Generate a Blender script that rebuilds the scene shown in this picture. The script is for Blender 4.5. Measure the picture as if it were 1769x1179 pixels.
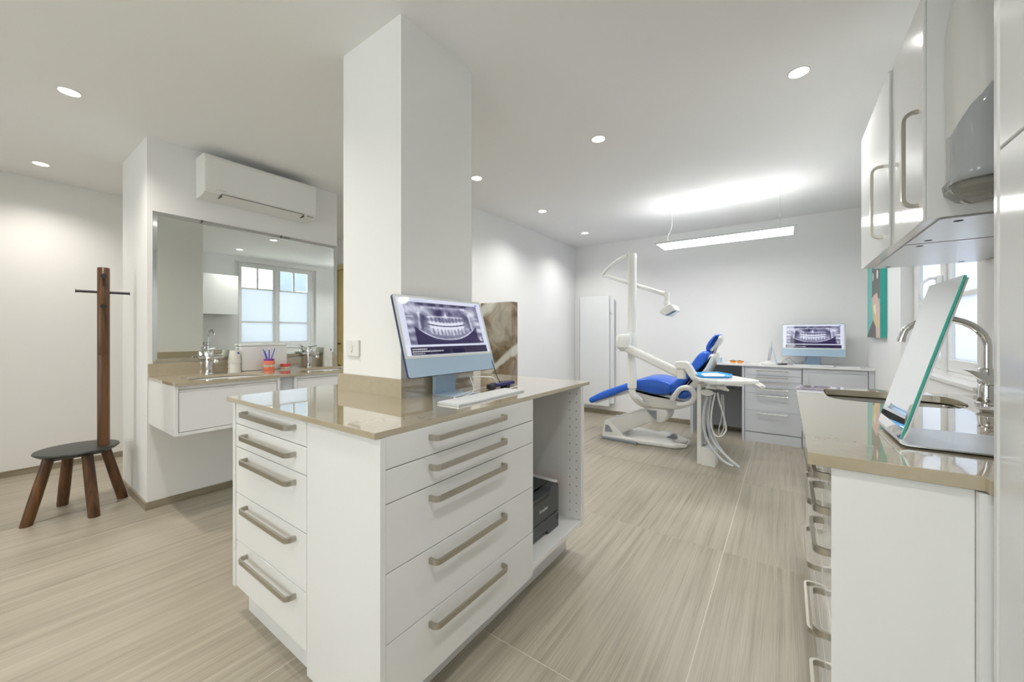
import bpy, bmesh, math, random
import numpy as np
from mathutils import Vector, Matrix
for o in list(bpy.data.objects): bpy.data.objects.remove(o)
random.seed(4)
SC = bpy.context.scene
COL = SC.collection
PI = math.pi
YAW = math.radians(35.5)

# ---------------------------------------------------------------- camera, sky, exposure
cam_d = bpy.data.cameras.new('camera'); cam = bpy.data.objects.new('camera', cam_d); COL.objects.link(cam)
cam.location = (0, 0, 1.2); cam.rotation_euler = (PI/2, 0, YAW)
cam_d.sensor_width = 36; cam_d.lens = 36*663.4/1769; cam_d.shift_y = -12.5/1769
cam_d.clip_start = 0.02; cam_d.clip_end = 200
SC.camera = cam
SC.view_settings.view_transform = 'Standard'; SC.view_settings.look = 'None'
SC.view_settings.gamma = 1; SC.view_settings.use_curve_mapping = False
SC.view_settings.exposure = 0.66
w = bpy.data.worlds.new('overcast_sky'); SC.world = w; w.use_nodes = True
bg = w.node_tree.nodes['Background']; bg.inputs[0].default_value = (0.985, 0.99, 1.0, 1); bg.inputs[1].default_value = 3.6
K_SPOT = 9.0      # watts of a ceiling spot
K_STRIP = 9.0      # radiance of the pendant panel
K_LAMP = 5.0       # radiance of the spot lenses

# ---------------------------------------------------------------- materials
def mat(name, col, rough=.5, metal=0, coat=0, noise=0, nscale=20, emis=None, estr=0, bump=0, stretch=None, trans=0, ior=1.5, alpha=1, spec=.5):
    m = bpy.data.materials.new(name); m.use_nodes = True; nt = m.node_tree; N = nt.nodes; L = nt.links
    b = N['Principled BSDF']
    b.inputs['Base Color'].default_value = (*col, 1); b.inputs['Roughness'].default_value = rough
    b.inputs['Metallic'].default_value = metal; b.inputs['Coat Weight'].default_value = coat
    b.inputs['Coat Roughness'].default_value = .04; b.inputs['IOR'].default_value = ior
    b.inputs['Transmission Weight'].default_value = trans; b.inputs['Alpha'].default_value = alpha
    b.inputs['Specular IOR Level'].default_value = spec
    if emis: b.inputs['Emission Color'].default_value = (*emis, 1); b.inputs['Emission Strength'].default_value = estr
    if noise or bump:
        tc = N.new('ShaderNodeTexCoord'); mp = N.new('ShaderNodeMapping'); no = N.new('ShaderNodeTexNoise')
        no.inputs['Scale'].default_value = nscale; no.inputs['Detail'].default_value = 5
        if stretch: mp.inputs['Scale'].default_value = stretch
        L.new(tc.outputs['Object'], mp.inputs[0]); L.new(mp.outputs[0], no.inputs['Vector'])
        if noise:
            mx = N.new('ShaderNodeMix'); mx.data_type = 'RGBA'
            mx.inputs[6].default_value = (*[c*(1-noise) for c in col], 1); mx.inputs[7].default_value = (*[min(1, c*(1+noise)) for c in col], 1)
            L.new(no.outputs['Fac'], mx.inputs[0]); L.new(mx.outputs[2], b.inputs['Base Color'])
        if bump:
            bp = N.new('ShaderNodeBump'); bp.inputs['Strength'].default_value = bump; bp.inputs['Distance'].default_value = .002
            L.new(no.outputs['Fac'], bp.inputs['Height']); L.new(bp.outputs[0], b.inputs['Normal'])
    return m
M = {}
M['wall'] = mat('wall_paint', (.86, .86, .85), .55, noise=.012, nscale=3, bump=.05)
M['ceiling'] = mat('ceiling_paint', (.88, .88, .87), .7, noise=.01, nscale=2)
M['lacquer'] = mat('white_lacquer', (.80, .805, .80), .10, noise=.008, nscale=2)
M['lacquer_soft'] = mat('white_satin', (.80, .80, .79), .35, noise=.01, nscale=4)
M['plastic'] = mat('white_plastic', (.80, .80, .77), .3, noise=.01, nscale=8)
M['unitwhite'] = mat('cream_enamel', (.80, .80, .77), .22, coat=.3, noise=.01, nscale=6)
M['chalk'] = mat('radiator_white', (.80, .82, .82), .4, noise=.01, nscale=4)
M['nickel'] = mat('brushed_nickel', (.50, .475, .41), .30, metal=1, noise=.06, nscale=60, stretch=(1, 1, 14))
M['chrome'] = mat('chrome', (.72, .72, .71), .06, metal=1, noise=.02, nscale=5)
M['steel'] = mat('steel', (.50, .49, .46), .25, metal=1, noise=.08, nscale=40)
M['alu'] = mat('aluminium', (.66, .67, .68), .32, metal=1, noise=.05, nscale=50)
M['deskgrey'] = mat('pale_grey_laminate', (.60, .62, .65), .4, noise=.01, nscale=5)
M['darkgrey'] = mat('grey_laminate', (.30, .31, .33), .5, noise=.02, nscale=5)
M['desktop'] = mat('white_solid_surface', (.80, .80, .80), .15, noise=.01, nscale=5)
M['blue'] = mat('blue_vinyl', (.02, .125, .62), .32, noise=.10, nscale=4, bump=.04)
M['skyblue'] = mat('blue_tray_plastic', (.06, .38, .78), .25, noise=.05, nscale=6)
M['paleblue'] = mat('pale_blue_plastic', (.50, .66, .86), .3, noise=.05, nscale=6)
M['macblue'] = mat('blue_anodised', (.40, .54, .68), .28, metal=0, noise=.02, nscale=6, coat=.4)
M['macdeep'] = mat('deep_blue_anodised', (.018, .035, .12), .3, noise=.05, nscale=6)
M['bezel'] = mat('pale_bezel', (.70, .74, .72), .25, noise=.01, nscale=6)
M['black'] = mat('black_plastic', (.02, .02, .022), .4, noise=.1, nscale=10)
M['seat'] = mat('black_leather', (.028, .034, .030), .38, noise=.15, nscale=90, bump=.15)
M['navy'] = mat('navy_plastic', (.012, .008, .16), .2, noise=.05, nscale=8)
M['printer'] = mat('charcoal_plastic', (.060, .067, .070), .42, noise=.05, nscale=8)
M['printer2'] = mat('dark_charcoal_plastic', (.032, .036, .038), .45, noise=.05, nscale=8)
M['silver'] = mat('silver_print', (.62, .62, .62), .4, noise=.02, nscale=8)
M['greyprint'] = mat('grey_print', (.42, .43, .43), .5, noise=.02, nscale=8)
M['hose'] = mat('grey_rubber', (.52, .54, .56), .4, noise=.03, nscale=20)
M['hosewhite'] = mat('white_rubber', (.75, .75, .74), .4, noise=.03, nscale=20)
M['greyplastic'] = mat('grey_plastic', (.25, .28, .31), .4, noise=.05, nscale=10)
M['orange'] = mat('orange_lens', (.95, .30, .01), .12, noise=.05, nscale=10)
M['brown'] = mat('brown_frame', (.10, .045, .02), .3, noise=.1, nscale=10)
M['paper'] = mat('white_paper', (.84, .84, .84), .7, noise=.01, nscale=10)
M['cup'] = mat('off_white_plastic_cup', (.76, .75, .68), .35, noise=.02, nscale=10)
M['coral'] = mat('coral_gum_resin', (.80, .20, .10), .3, noise=.15, nscale=60)
M['red'] = mat('red_gum_resin', (.72, .07, .06), .3, noise=.15, nscale=60)
M['tooth'] = mat('ivory_tooth', (.78, .72, .58), .25, noise=.06, nscale=60)
M['purple'] = mat('purple_plastic', (.22, .03, .36), .3, noise=.05, nscale=20)
M['brushblue'] = mat('cobalt_plastic', (.03, .06, .62), .25, noise=.05, nscale=20)
M['gold'] = mat('ochre_door_paint', (.50, .42, .17), .45, noise=.06, nscale=12, stretch=(1, 1, .1))
M['gold2'] = mat('ochre_frame_paint', (.56, .49, .25), .45, noise=.05, nscale=12)
M['brass'] = mat('bronze', (.16, .11, .06), .35, metal=1, noise=.1, nscale=20)
M['mirror'] = mat('mirror_silver', (.80, .835, .80), .0, metal=1, noise=.004, nscale=1)
M['mirror2'] = mat('small_mirror_silver', (.90, .91, .90), .0, metal=1, noise=.004, nscale=1)
M['mirrorframe'] = mat('bevelled_mirror_strip', (.60, .615, .61), .08, metal=1, noise=.01, nscale=1)
M['glassgreen'] = mat('green_glass_edge', (.06, .42, .32), .1, noise=.1, nscale=30)
M['dark'] = mat('hole_shade_screw_black', (.03, .03, .03), .8, noise=.1, nscale=10)  # paints the shade in shelf holes; plain black for screws and caps
M['brown_gap'] = mat('dark_metal', (.09, .08, .06), .5, noise=.1, nscale=10)
M['red_paper'] = mat('red_card', (.65, .10, .06), .6, noise=.05, nscale=10)
M['teal'] = mat('teal_canvas', (.22, .58, .55), .7, noise=.05, nscale=60)
M['tealdark'] = mat('deep_teal_canvas', (.05, .42, .36), .7, noise=.05, nscale=60)
M['paint_grey'] = mat('grey_oil_paint', (.16, .16, .155), .7, noise=.04, nscale=60)
M['paint_pink'] = mat('pink_oil_paint', (.72, .50, .43), .7, noise=.04, nscale=60)
M['paint_white'] = mat('white_oil_paint', (.80, .79, .76), .7, noise=.04, nscale=60)
M['paint_yellow'] = mat('yellow_oil_paint', (.70, .68, .12), .7, noise=.04, nscale=60)
M['smoke'] = mat('smoked_plastic', (.42, .44, .46), .08, noise=.03, nscale=10, coat=.5)
M['clear'] = mat('clear_plastic', (.86, .86, .84), .06, trans=.85, ior=1.3, noise=.01, nscale=3)
M['beigeplastic'] = mat('beige_plastic', (.55, .53, .45), .35, noise=.02, nscale=10)
M['panel_glow'] = mat('lit_panel', (.8, .8, .8), .5, emis=(1, 1, .99), estr=K_STRIP)
M['panel_up'] = mat('lit_panel_up', (.8, .8, .8), .5, emis=(1, 1, .99), estr=.65)
M['lens'] = mat('lit_lens', (.8, .8, .8), .5, emis=(1, .96, .9), estr=K_LAMP)
M['facade'] = mat('pale_render', (.80, .76, .66), .8, noise=.05, nscale=3)
M['facadewin'] = mat('facade_window', (.16, .2, .26), .1, noise=.1, nscale=3)
M['stonebrick'] = mat('stone_quoins', (.50, .44, .40), .8, noise=.2, nscale=6)
M['iron'] = mat('wrought_iron', (.10, .11, .12), .5, noise=.1, nscale=10)

def wood(name, c1, c2, sc=(30, 30, 2)):
    m = bpy.data.materials.new(name); m.use_nodes = True; nt = m.node_tree; N = nt.nodes; L = nt.links; b = N['Principled BSDF']
    tc = N.new('ShaderNodeTexCoord'); mp = N.new('ShaderNodeMapping'); mp.inputs['Scale'].default_value = sc
    no = N.new('ShaderNodeTexNoise'); no.inputs['Scale'].default_value = 1; no.inputs['Detail'].default_value = 8; no.inputs['Distortion'].default_value = .6
    rp = N.new('ShaderNodeValToRGB'); rp.color_ramp.elements[0].position = .3; rp.color_ramp.elements[0].color = (*c1, 1)
    rp.color_ramp.elements[1].position = .72; rp.color_ramp.elements[1].color = (*c2, 1)
    L.new(tc.outputs['Object'], mp.inputs[0]); L.new(mp.outputs[0], no.inputs['Vector']); L.new(no.outputs['Fac'], rp.inputs[0]); L.new(rp.outputs[0], b.inputs['Base Color'])
    b.inputs['Roughness'].default_value = .35
    return m
M['walnut'] = wood('walnut', (.040, .016, .005), (.18, .078, .026))
M['skirting'] = wood('taupe_skirting', (.22, .185, .125), (.36, .31, .23), (60, 3, 60))

def floor_mat():
    m = bpy.data.materials.new('striated_porcelain'); m.use_nodes = True; nt = m.node_tree; N = nt.nodes; L = nt.links; b = N['Principled BSDF']
    ge = N.new('ShaderNodeNewGeometry'); oi = N.new('ShaderNodeObjectInfo')
    ad = N.new('ShaderNodeVectorMath'); ad.operation = 'ADD'
    cx = N.new('ShaderNodeCombineXYZ'); mu = N.new('ShaderNodeMath'); mu.operation = 'MULTIPLY'; mu.inputs[1].default_value = 37
    L.new(oi.outputs['Random'], mu.inputs[0]); L.new(mu.outputs[0], cx.inputs[0]); L.new(mu.outputs[0], cx.inputs[1])
    L.new(ge.outputs['Position'], ad.inputs[0]); L.new(cx.outputs[0], ad.inputs[1])
    def noise(scale, detail, rgh=.6):
        mp = N.new('ShaderNodeMapping'); mp.inputs['Scale'].default_value = scale
        no = N.new('ShaderNodeTexNoise'); no.inputs['Scale'].default_value = 1; no.inputs['Detail'].default_value = detail; no.inputs['Roughness'].default_value = rgh
        no.inputs['Distortion'].default_value = .15
        L.new(ad.outputs[0], mp.inputs[0]); L.new(mp.outputs[0], no.inputs['Vector']); return no.outputs['Fac']
    a = noise((230, 1.8, 1), 6, .75); c = noise((34, .8, 1), 4); d = noise((1.6, 1.0, 1), 2)
    m1 = N.new('ShaderNodeMix'); m1.inputs[0].default_value = .45; L.new(a, m1.inputs[2]); L.new(c, m1.inputs[3])
    m2 = N.new('ShaderNodeMix'); m2.inputs[0].default_value = .25; L.new(m1.outputs[0], m2.inputs[2]); L.new(d, m2.inputs[3])
    rp = N.new('ShaderNodeValToRGB'); e = rp.color_ramp.elements
    e[0].position = .37; e[0].color = (.225, .196, .145, 1); e[1].position = .66; e[1].color = (.50, .455, .37, 1)
    k = e.new(.5); k.color = (.37, .330, .258, 1)
    L.new(m2.outputs[0], rp.inputs[0]); L.new(rp.outputs[0], b.inputs['Base Color'])
    b.inputs['Roughness'].default_value = .36
    bp = N.new('ShaderNodeBump'); bp.inputs['Strength'].default_value = .12; bp.inputs['Distance'].default_value = .001
    L.new(a, bp.inputs['Height']); L.new(bp.outputs[0], b.inputs['Normal'])
    return m
M['floor'] = floor_mat()
M['grout'] = mat('pale_grout', (.66, .62, .54), .8, noise=.05, nscale=40)

def stone_mat():
    m = bpy.data.materials.new('polished_beige_stone'); m.use_nodes = True; nt = m.node_tree; N = nt.nodes; L = nt.links; b = N['Principled BSDF']
    ge = N.new('ShaderNodeNewGeometry'); no = N.new('ShaderNodeTexNoise'); no.inputs['Scale'].default_value = 45; no.inputs['Detail'].default_value = 8
    n2 = N.new('ShaderNodeTexVoronoi'); n2.inputs['Scale'].default_value = 70
    L.new(ge.outputs['Position'], no.inputs['Vector']); L.new(ge.outputs['Position'], n2.inputs['Vector'])
    rp = N.new('ShaderNodeValToRGB'); e = rp.color_ramp.elements
    e[0].position = .2; e[0].color = (.43, .365, .25, 1); e[1].position = .8; e[1].color = (.47, .405, .29, 1)
    L.new(no.outputs['Fac'], rp.inputs[0])
    r2 = N.new('ShaderNodeValToRGB'); q = r2.color_ramp.elements; q[0].position = .05; q[0].color = (1, 1, 1, 1); q[1].position = .13; q[1].color = (0, 0, 0, 1)
    L.new(n2.outputs['Distance'], r2.inputs[0])
    mu = N.new('ShaderNodeMath'); mu.operation = 'MULTIPLY'; mu.inputs[1].default_value = .10; L.new(r2.outputs[0], mu.inputs[0])
    mx = N.new('ShaderNodeMix'); mx.data_type = 'RGBA'; L.new(mu.outputs[0], mx.inputs[0]); L.new(rp.outputs[0], mx.inputs[6]); mx.inputs[7].default_value = (.56, .50, .40, 1)
    L.new(mx.outputs[2], b.inputs['Base Color']); b.inputs['Roughness'].default_value = .03; b.inputs['IOR'].default_value = 1.8; b.inputs['Coat Weight'].default_value = .70; b.inputs['Coat IOR'].default_value = 1.8; b.inputs['Coat Roughness'].default_value = .015
    return m
M['stone'] = stone_mat()

def marble_mat():
    m = bpy.data.materials.new('veined_brown_marble'); m.use_nodes = True; nt = m.node_tree; N = nt.nodes; L = nt.links; b = N['Principled BSDF']
    ge = N.new('ShaderNodeNewGeometry'); no = N.new('ShaderNodeTexNoise'); no.inputs['Scale'].default_value = 6; no.inputs['Detail'].default_value = 10; no.inputs['Distortion'].default_value = 1.2
    L.new(ge.outputs['Position'], no.inputs['Vector'])
    rp = N.new('ShaderNodeValToRGB'); e = rp.color_ramp.elements
    e[0].position = .32; e[0].color = (.13, .085, .040, 1); e[1].position = .70; e[1].color = (.36, .29, .20, 1)
    L.new(no.outputs['Fac'], rp.inputs[0])
    wv = N.new('ShaderNodeTexWave'); wv.inputs['Scale'].default_value = .62; wv.inputs['Distortion'].default_value = 3.5; wv.inputs['Detail'].default_value = 5; wv.inputs['Detail Scale'].default_value = 1.8; wv.inputs['Phase Offset'].default_value = 2.4
    mp = N.new('ShaderNodeMapping'); mp.inputs['Rotation'].default_value = (0, math.radians(-42), 0); L.new(ge.outputs['Position'], mp.inputs[0]); L.new(mp.outputs[0], wv.inputs['Vector'])
    r2 = N.new('ShaderNodeValToRGB'); q = r2.color_ramp.elements; q[0].position = .90; q[0].color = (0, 0, 0, 1); q[1].position = .98; q[1].color = (1, 1, 1, 1)
    L.new(wv.outputs['Fac'], r2.inputs[0])
    mx = N.new('ShaderNodeMix'); mx.data_type = 'RGBA'; L.new(r2.outputs[0], mx.inputs[0]); L.new(rp.outputs[0], mx.inputs[6]); mx.inputs[7].default_value = (.60, .58, .52, 1)
    L.new(mx.outputs[2], b.inputs['Base Color']); b.inputs['Roughness'].default_value = .12
    return m
M['marble'] = marble_mat()

def frosted():
    m = bpy.data.materials.new('frosted_film'); m.use_nodes = True; nt = m.node_tree; N = nt.nodes; L = nt.links; N.remove(N['Principled BSDF'])
    t = N.new('ShaderNodeBsdfTranslucent'); t.inputs[0].default_value = (.52, .56, .62, 1); g = N.new('ShaderNodeBsdfDiffuse'); g.inputs[0].default_value = (.85, .88, .92, 1)
    no = N.new('ShaderNodeTexNoise'); no.inputs['Scale'].default_value = 3
    mx = N.new('ShaderNodeMixShader'); mp = N.new('ShaderNodeMapRange'); mp.inputs['To Min'].default_value = .13; mp.inputs['To Max'].default_value = .17
    L.new(no.outputs['Fac'], mp.inputs[0]); L.new(mp.outputs[0], mx.inputs[0])
    L.new(t.outputs[0], mx.inputs[1]); L.new(g.outputs[0], mx.inputs[2]); L.new(mx.outputs[0], N['Material Output'].inputs[0]); return m
M['frosted'] = frosted()
def pane():
    m = bpy.data.materials.new('clear_pane'); m.use_nodes = True; nt = m.node_tree; N = nt.nodes; L = nt.links; N.remove(N['Principled BSDF'])
    t = N.new('ShaderNodeBsdfTransparent'); t.inputs[0].default_value = (.93, .96, .95, 1); g = N.new('ShaderNodeBsdfGlossy'); g.inputs['Roughness'].default_value = .01
    f = N.new('ShaderNodeFresnel'); f.inputs[0].default_value = 1.45; mx = N.new('ShaderNodeMixShader')
    L.new(f.outputs[0], mx.inputs[0]); L.new(t.outputs[0], mx.inputs[1]); L.new(g.outputs[0], mx.inputs[2]); L.new(mx.outputs[0], N['Material Output'].inputs[0]); return m
M['pane'] = pane()
def screen_mat():
    m = bpy.data.materials.new('lit_screen'); m.use_nodes = True; nt = m.node_tree; N = nt.nodes; L = nt.links; b = N['Principled BSDF']
    b.inputs['Base Color'].default_value = (.01, .01, .01, 1); b.inputs['Roughness'].default_value = .03
    a = N.new('ShaderNodeVertexColor'); a.layer_name = 'picture'
    L.new(a.outputs['Color'], b.inputs['Emission Color']); b.inputs['Emission Strength'].default_value = .60; return m
M['screen'] = screen_mat()

# ---------------------------------------------------------------- mesh helpers
def root_of(o):
    while o.parent: o = o.parent
    return o
def link(name, bm, m, parent=None, smooth=None, bevel=0, seg=2, X=None, subsurf=0):
    if X is not None: bmesh.ops.transform(bm, matrix=X, verts=bm.verts)
    bmesh.ops.recalc_face_normals(bm, faces=bm.faces)
    if parent is not None:
        r = root_of(parent); bmesh.ops.translate(bm, vec=-Vector(r.location), verts=bm.verts)
    me = bpy.data.meshes.new(name); 
    if smooth is not None:
        for f in bm.faces: f.smooth = True
    bm.to_mesh(me); bm.free(); me.materials.append(M[m] if isinstance(m, str) else m)
    if smooth is not None: me.set_sharp_from_angle(angle=math.radians(smooth))
    o = bpy.data.objects.new(name, me); COL.objects.link(o)
    if parent is not None: o.parent = parent
    if bevel:
        md = o.modifiers.new('bevel', 'BEVEL'); md.width = bevel; md.segments = seg; md.limit_method = 'ANGLE'; md.angle_limit = math.radians(35)
    if subsurf:
        md = o.modifiers.new('sub', 'SUBSURF'); md.levels = md.render_levels = subsurf
    return o
def BM(): return bmesh.new()
def box(bm, x0, y0, z0, x1, y1, z1):
    x0, x1 = sorted((x0, x1)); y0, y1 = sorted((y0, y1)); z0, z1 = sorted((z0, z1))
    v = [bm.verts.new(p) for p in [(x0,y0,z0),(x1,y0,z0),(x1,y1,z0),(x0,y1,z0),(x0,y0,z1),(x1,y0,z1),(x1,y1,z1),(x0,y1,z1)]]
    for f in [(0,3,2,1),(4,5,6,7),(0,1,5,4),(1,2,6,5),(2,3,7,6),(3,0,4,7)]: bm.faces.new([v[i] for i in f])
    return bm
def B(*a): return box(BM(), *a)
def prism(bm, pts, plane, a, b):
    f = {'xz': lambda p, t: (p[0], t, p[1]), 'yz': lambda p, t: (t, p[0], p[1]), 'xy': lambda p, t: (p[0], p[1], t)}[plane]
    A = [bm.verts.new(f(p, a)) for p in pts]; C = [bm.verts.new(f(p, b)) for p in pts]
    bm.faces.new(A); bm.faces.new(C[::-1]); n = len(pts)
    for i in range(n): bm.faces.new((A[i], A[(i+1) % n], C[(i+1) % n], C[i]))
    return bm
def slab(bm, outer, holes, z0, z1):
    loops = []
    for pl in [outer]+holes:
        vs = [bm.verts.new((p[0], p[1], z0)) for p in pl]; loops.append(vs)
        for i in range(len(vs)): bm.edges.new((vs[i], vs[(i+1) % len(vs)]))
    r = bmesh.ops.triangle_fill(bm, use_beauty=True, use_dissolve=False, edges=bm.edges[:])
    fs = [g for g in r['geom'] if isinstance(g, bmesh.types.BMFace)]
    e = bmesh.ops.extrude_face_region(bm, geom=fs)
    vs = [g for g in e['geom'] if isinstance(g, bmesh.types.BMVert)]
    bmesh.ops.translate(bm, vec=(0, 0, z1-z0), verts=vs)
    return bm
def frame(t):
    t = t.normalized(); up = Vector((0, 0, 1)) if abs(t.z) < .9 else Vector((1, 0, 0))
    a = t.cross(up).normalized(); return a, t.cross(a).normalized()
def tube(bm, pts, r, n=12, cap=True):
    pts = [Vector(p) for p in pts]; rs = r if isinstance(r, (list, tuple)) else [r]*len(pts)
    rings = []; a = None
    for i, p in enumerate(pts):
        t = (pts[min(i+1, len(pts)-1)]-pts[max(i-1, 0)]).normalized()
        if a is None: a, b = frame(t)
        else:
            a = (a-t*a.dot(t)).normalized(); b = t.cross(a)
        rings.append([bm.verts.new(p+rs[i]*(a*math.cos(2*PI*k/n)+b*math.sin(2*PI*k/n))) for k in range(n)])
    for i in range(len(rings)-1):
        for k in range(n): bm.faces.new((rings[i][k], rings[i][(k+1) % n], rings[i+1][(k+1) % n], rings[i+1][k]))
    if cap: bm.faces.new(rings[0][::-1]); bm.faces.new(rings[-1])
    return bm
def spline(pts, n=6, closed=False):
    P = [Vector(p) for p in pts]; out = []; N_ = len(P)
    for i in range(N_ if closed else N_-1):
        g = (lambda k: P[k % N_]) if closed else (lambda k: P[max(0, min(N_-1, k))])
        p0, p1, p2, p3 = g(i-1), g(i), g(i+1), g(i+2)
        for k in range(n):
            t = k/n; out.append(.5*((2*p1)+(p2-p0)*t+(2*p0-5*p1+4*p2-p3)*t*t+(3*p1-p0-3*p2+p3)*t**3))
    if not closed: out.append(P[-1])
    return out
def lathe(bm, prof, c, n=24, axis='z', sx=1, sy=1):
    rings = []
    for r, z in prof:
        ring = []
        for k in range(n):
            x, y = r*sx*math.cos(2*PI*k/n), r*sy*math.sin(2*PI*k/n)
            v = {'z': (x, y, z), 'x': (z, x, y), 'y': (x, z, y)}[axis]
            ring.append(bm.verts.new((c[0]+v[0], c[1]+v[1], c[2]+v[2])))
        rings.append(ring)
    for i in range(len(rings)-1):
        for k in range(n): bm.faces.new((rings[i][k], rings[i][(k+1) % n], rings[i+1][(k+1) % n], rings[i+1][k]))
    bm.faces.new(rings[0][::-1]); bm.faces.new(rings[-1]); return bm
def cyl(bm, c, r, z0, z1, n=24, axis='z', sx=1, sy=1): return lathe(bm, [(r, z0), (r, z1)], c, n, axis, sx, sy)
def arc(cx, cy, r, a0, a1, n=6): return [(cx+r*math.cos(math.radians(a0+(a1-a0)*i/n)), cy+r*math.sin(math.radians(a0+(a1-a0)*i/n))) for i in range(n+1)]
def rrect(x0, y0, x1, y1, r, n=5):
    return arc(x1-r, y0+r, r, -90, 0, n)+arc(x1-r, y1-r, r, 0, 90, n)+arc(x0+r, y1-r, r, 90, 180, n)+arc(x0+r, y0+r, r, 180, 270, n)
def beam(bm, p, q, w_, h_, up=(0, 0, 1)):
    p, q = Vector(p), Vector(q); t = (q-p).normalized(); s_ = t.cross(Vector(up)).normalized(); u = s_.cross(t)
    R = [[bm.verts.new(e+s_*w_/2*a+u*h_/2*b) for a, b in ((-1,-1),(1,-1),(1,1),(-1,1))] for e in (p, q)]
    for k in range(4): bm.faces.new((R[0][k], R[0][(k+1) % 4], R[1][(k+1) % 4], R[1][k]))
    bm.faces.new(R[0][::-1]); bm.faces.new(R[1]); return bm
def ubar(bm, a, b, out, proj, band, thick=.008, r=.022):
    """flat U-shaped pull: ends a,b on the front; out = direction away from it; band = height across"""
    a, b, out = Vector(a), Vector(b), Vector(out).normalized(); d = (b-a); L_ = d.length; d.normalize(); n = d.cross(out)
    t = thick; o = [(0, 0)]+[(x, y) for x, y in arc(r, proj-r, r, 180, 90, 6)]+[(x, y) for x, y in arc(L_-r, proj-r, r, 90, 0, 6)]+[(L_, 0)]
    ri = r-t; i_ = [(L_-t, 0)]+[(x, y) for x, y in arc(L_-r, proj-r, ri, 0, 90, 6)]+[(x, y) for x, y in arc(r, proj-r, ri, 90, 180, 6)]+[(t, 0)]
    pl = o+i_; k = len(pl); m_ = len(o)
    A = [bm.verts.new(a+d*x+out*y-n*band/2) for x, y in pl]; C = [bm.verts.new(a+d*x+out*y+n*band/2) for x, y in pl]
    for i in range(k): bm.faces.new((A[i], A[(i+1) % k], C[(i+1) % k], C[i]))
    for i in range(m_-1):
        for S, fl in ((A, 0), (C, 1)):
            q = (S[i], S[i+1], S[k-2-i], S[k-1-i]); bm.faces.new(q if fl else q[::-1])
    return bm
def tag(o, label=None, cat=None, group=None, kind=None):
    if label: o['label'] = label
    if cat: o['category'] = cat
    if group: o['group'] = group
    if kind: o['kind'] = kind
    return o
def thing(name, label, cat, loc, group=None):
    o = bpy.data.objects.new(name, None); COL.objects.link(o); o.location = loc; o.empty_display_size = .1
    return tag(o, label, cat, group)
def struct(name, bm, m, **k):
    o = link(name, bm, m, **k); o['kind'] = 'structure'; return o
def copy_tree(o, parent=None):
    c = o.copy(); COL.objects.link(c); c.parent = parent
    for ch in list(o.children): copy_tree(ch, c)
    return c
def text(name, s, size, X, m, parent, ext=.0006):
    cu = bpy.data.curves.new('t', 'FONT'); cu.body = s; cu.size = size; cu.extrude = ext; cu.align_x = 'CENTER'; cu.align_y = 'CENTER'
    t = bpy.data.objects.new('t', cu); COL.objects.link(t); dg = bpy.context.evaluated_depsgraph_get()
    me = bpy.data.meshes.new_from_object(t.evaluated_get(dg)); bpy.data.objects.remove(t)
    bm = BM(); bm.from_mesh(me); bpy.data.meshes.remove(me)
    return link(name, bm, m, parent, X=X)
def basis(o, x, y, z=None):
    x, y = Vector(x), Vector(y); z = x.cross(y)
    return Matrix(((x[0], y[0], z[0], o[0]), (x[1], y[1], z[1], o[1]), (x[2], y[2], z[2], o[2]), (0, 0, 0, 1)))
# survey helper: pixel of the photograph -> point on a real plane y = Y or z = Z
_s, _c = math.sin(YAW), math.cos(YAW)
def ray(px, py): l = px-884.5; return (-_s*663.4+_c*l, _c*663.4+_s*l, 577.-py)
def atY(px, py, y): v = ray(px, py); k = y/v[1]; return (v[0]*k, y, 1.2+v[2]*k)
def atZ(px, py, z): v = ray(px, py); k = (z-1.2)/v[2]; return (v[0]*k, v[1]*k, z)

# ================================================================ SETTING
H = 2.55
fl = struct('floor', B(-5.4, -2.7, -.12, 1.0, 5.6, -.0008), 'grout')
tx = [-5.3, -5.08, -3.88, -2.68, -1.48, -.28, .70]; ty = [-2.6, -2.4, -1.2, 0, 1.2, 2.4, 3.6, 4.8, 5.5]; g = .0017
for i in range(len(tx)-1):
    for j in range(len(ty)-1):
        link('tile', B(tx[i]+g, ty[j]+g, -.0012, tx[i+1]-g, ty[j+1]-g, 0), 'floor', fl)
struct('ceiling', B(-5.4, -2.7, H, 1.0, 5.6, H+.1), 'ceiling')
struct('wall_left', B(-5.45, -2.7, 0, -5.3, 3.2, H), 'wall')
struct('wall_vanity', B(-4.27, .685, 0, -3.54, 2.043, H), 'wall')
struct('wall_corridor', B(-5.3, 3.06, 0, -2.70, 3.2, H), 'wall')
struct('wall_inner_left', B(-2.85, 3.2, 0, -2.70, 5.5, H), 'wall')
struct('wall_back', B(-2.85, 5.5, 0, 1.0, 5.65, H), 'wall')
struct('wall_pillar', B(-1.753, 1.045, 0, -1.319, 1.49, H), 'wall')
WY0, WY1, WZ0, WZ1 = 2.62, 4.04, .955, 2.47
bm = BM(); box(bm, .70, -2.7, 0, 1.0, WY0, H); box(bm, .70, WY1, 0, 1.0, 5.5, H); box(bm, .70, WY0, 0, 1.0, WY1, WZ0); box(bm, .70, WY0, WZ1, 1.0, WY1, H)
struct('wall_right', bm, 'wall')
bm = BM(); box(bm, -5.3, -2.7, 0, -3.9, -2.6, H); box(bm, -2.2, -2.7, 0, -1.4, -2.6, H); box(bm, .3, -2.7, 0, .70, -2.6, H)
for a, b in ((-3.9, -2.2), (-1.4, .3)): box(bm, a, -2.7, 0, b, -2.6, .6); box(bm, a, -2.7, 2.4, b, -2.6, H)
struct('wall_front', bm, 'wall')
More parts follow.
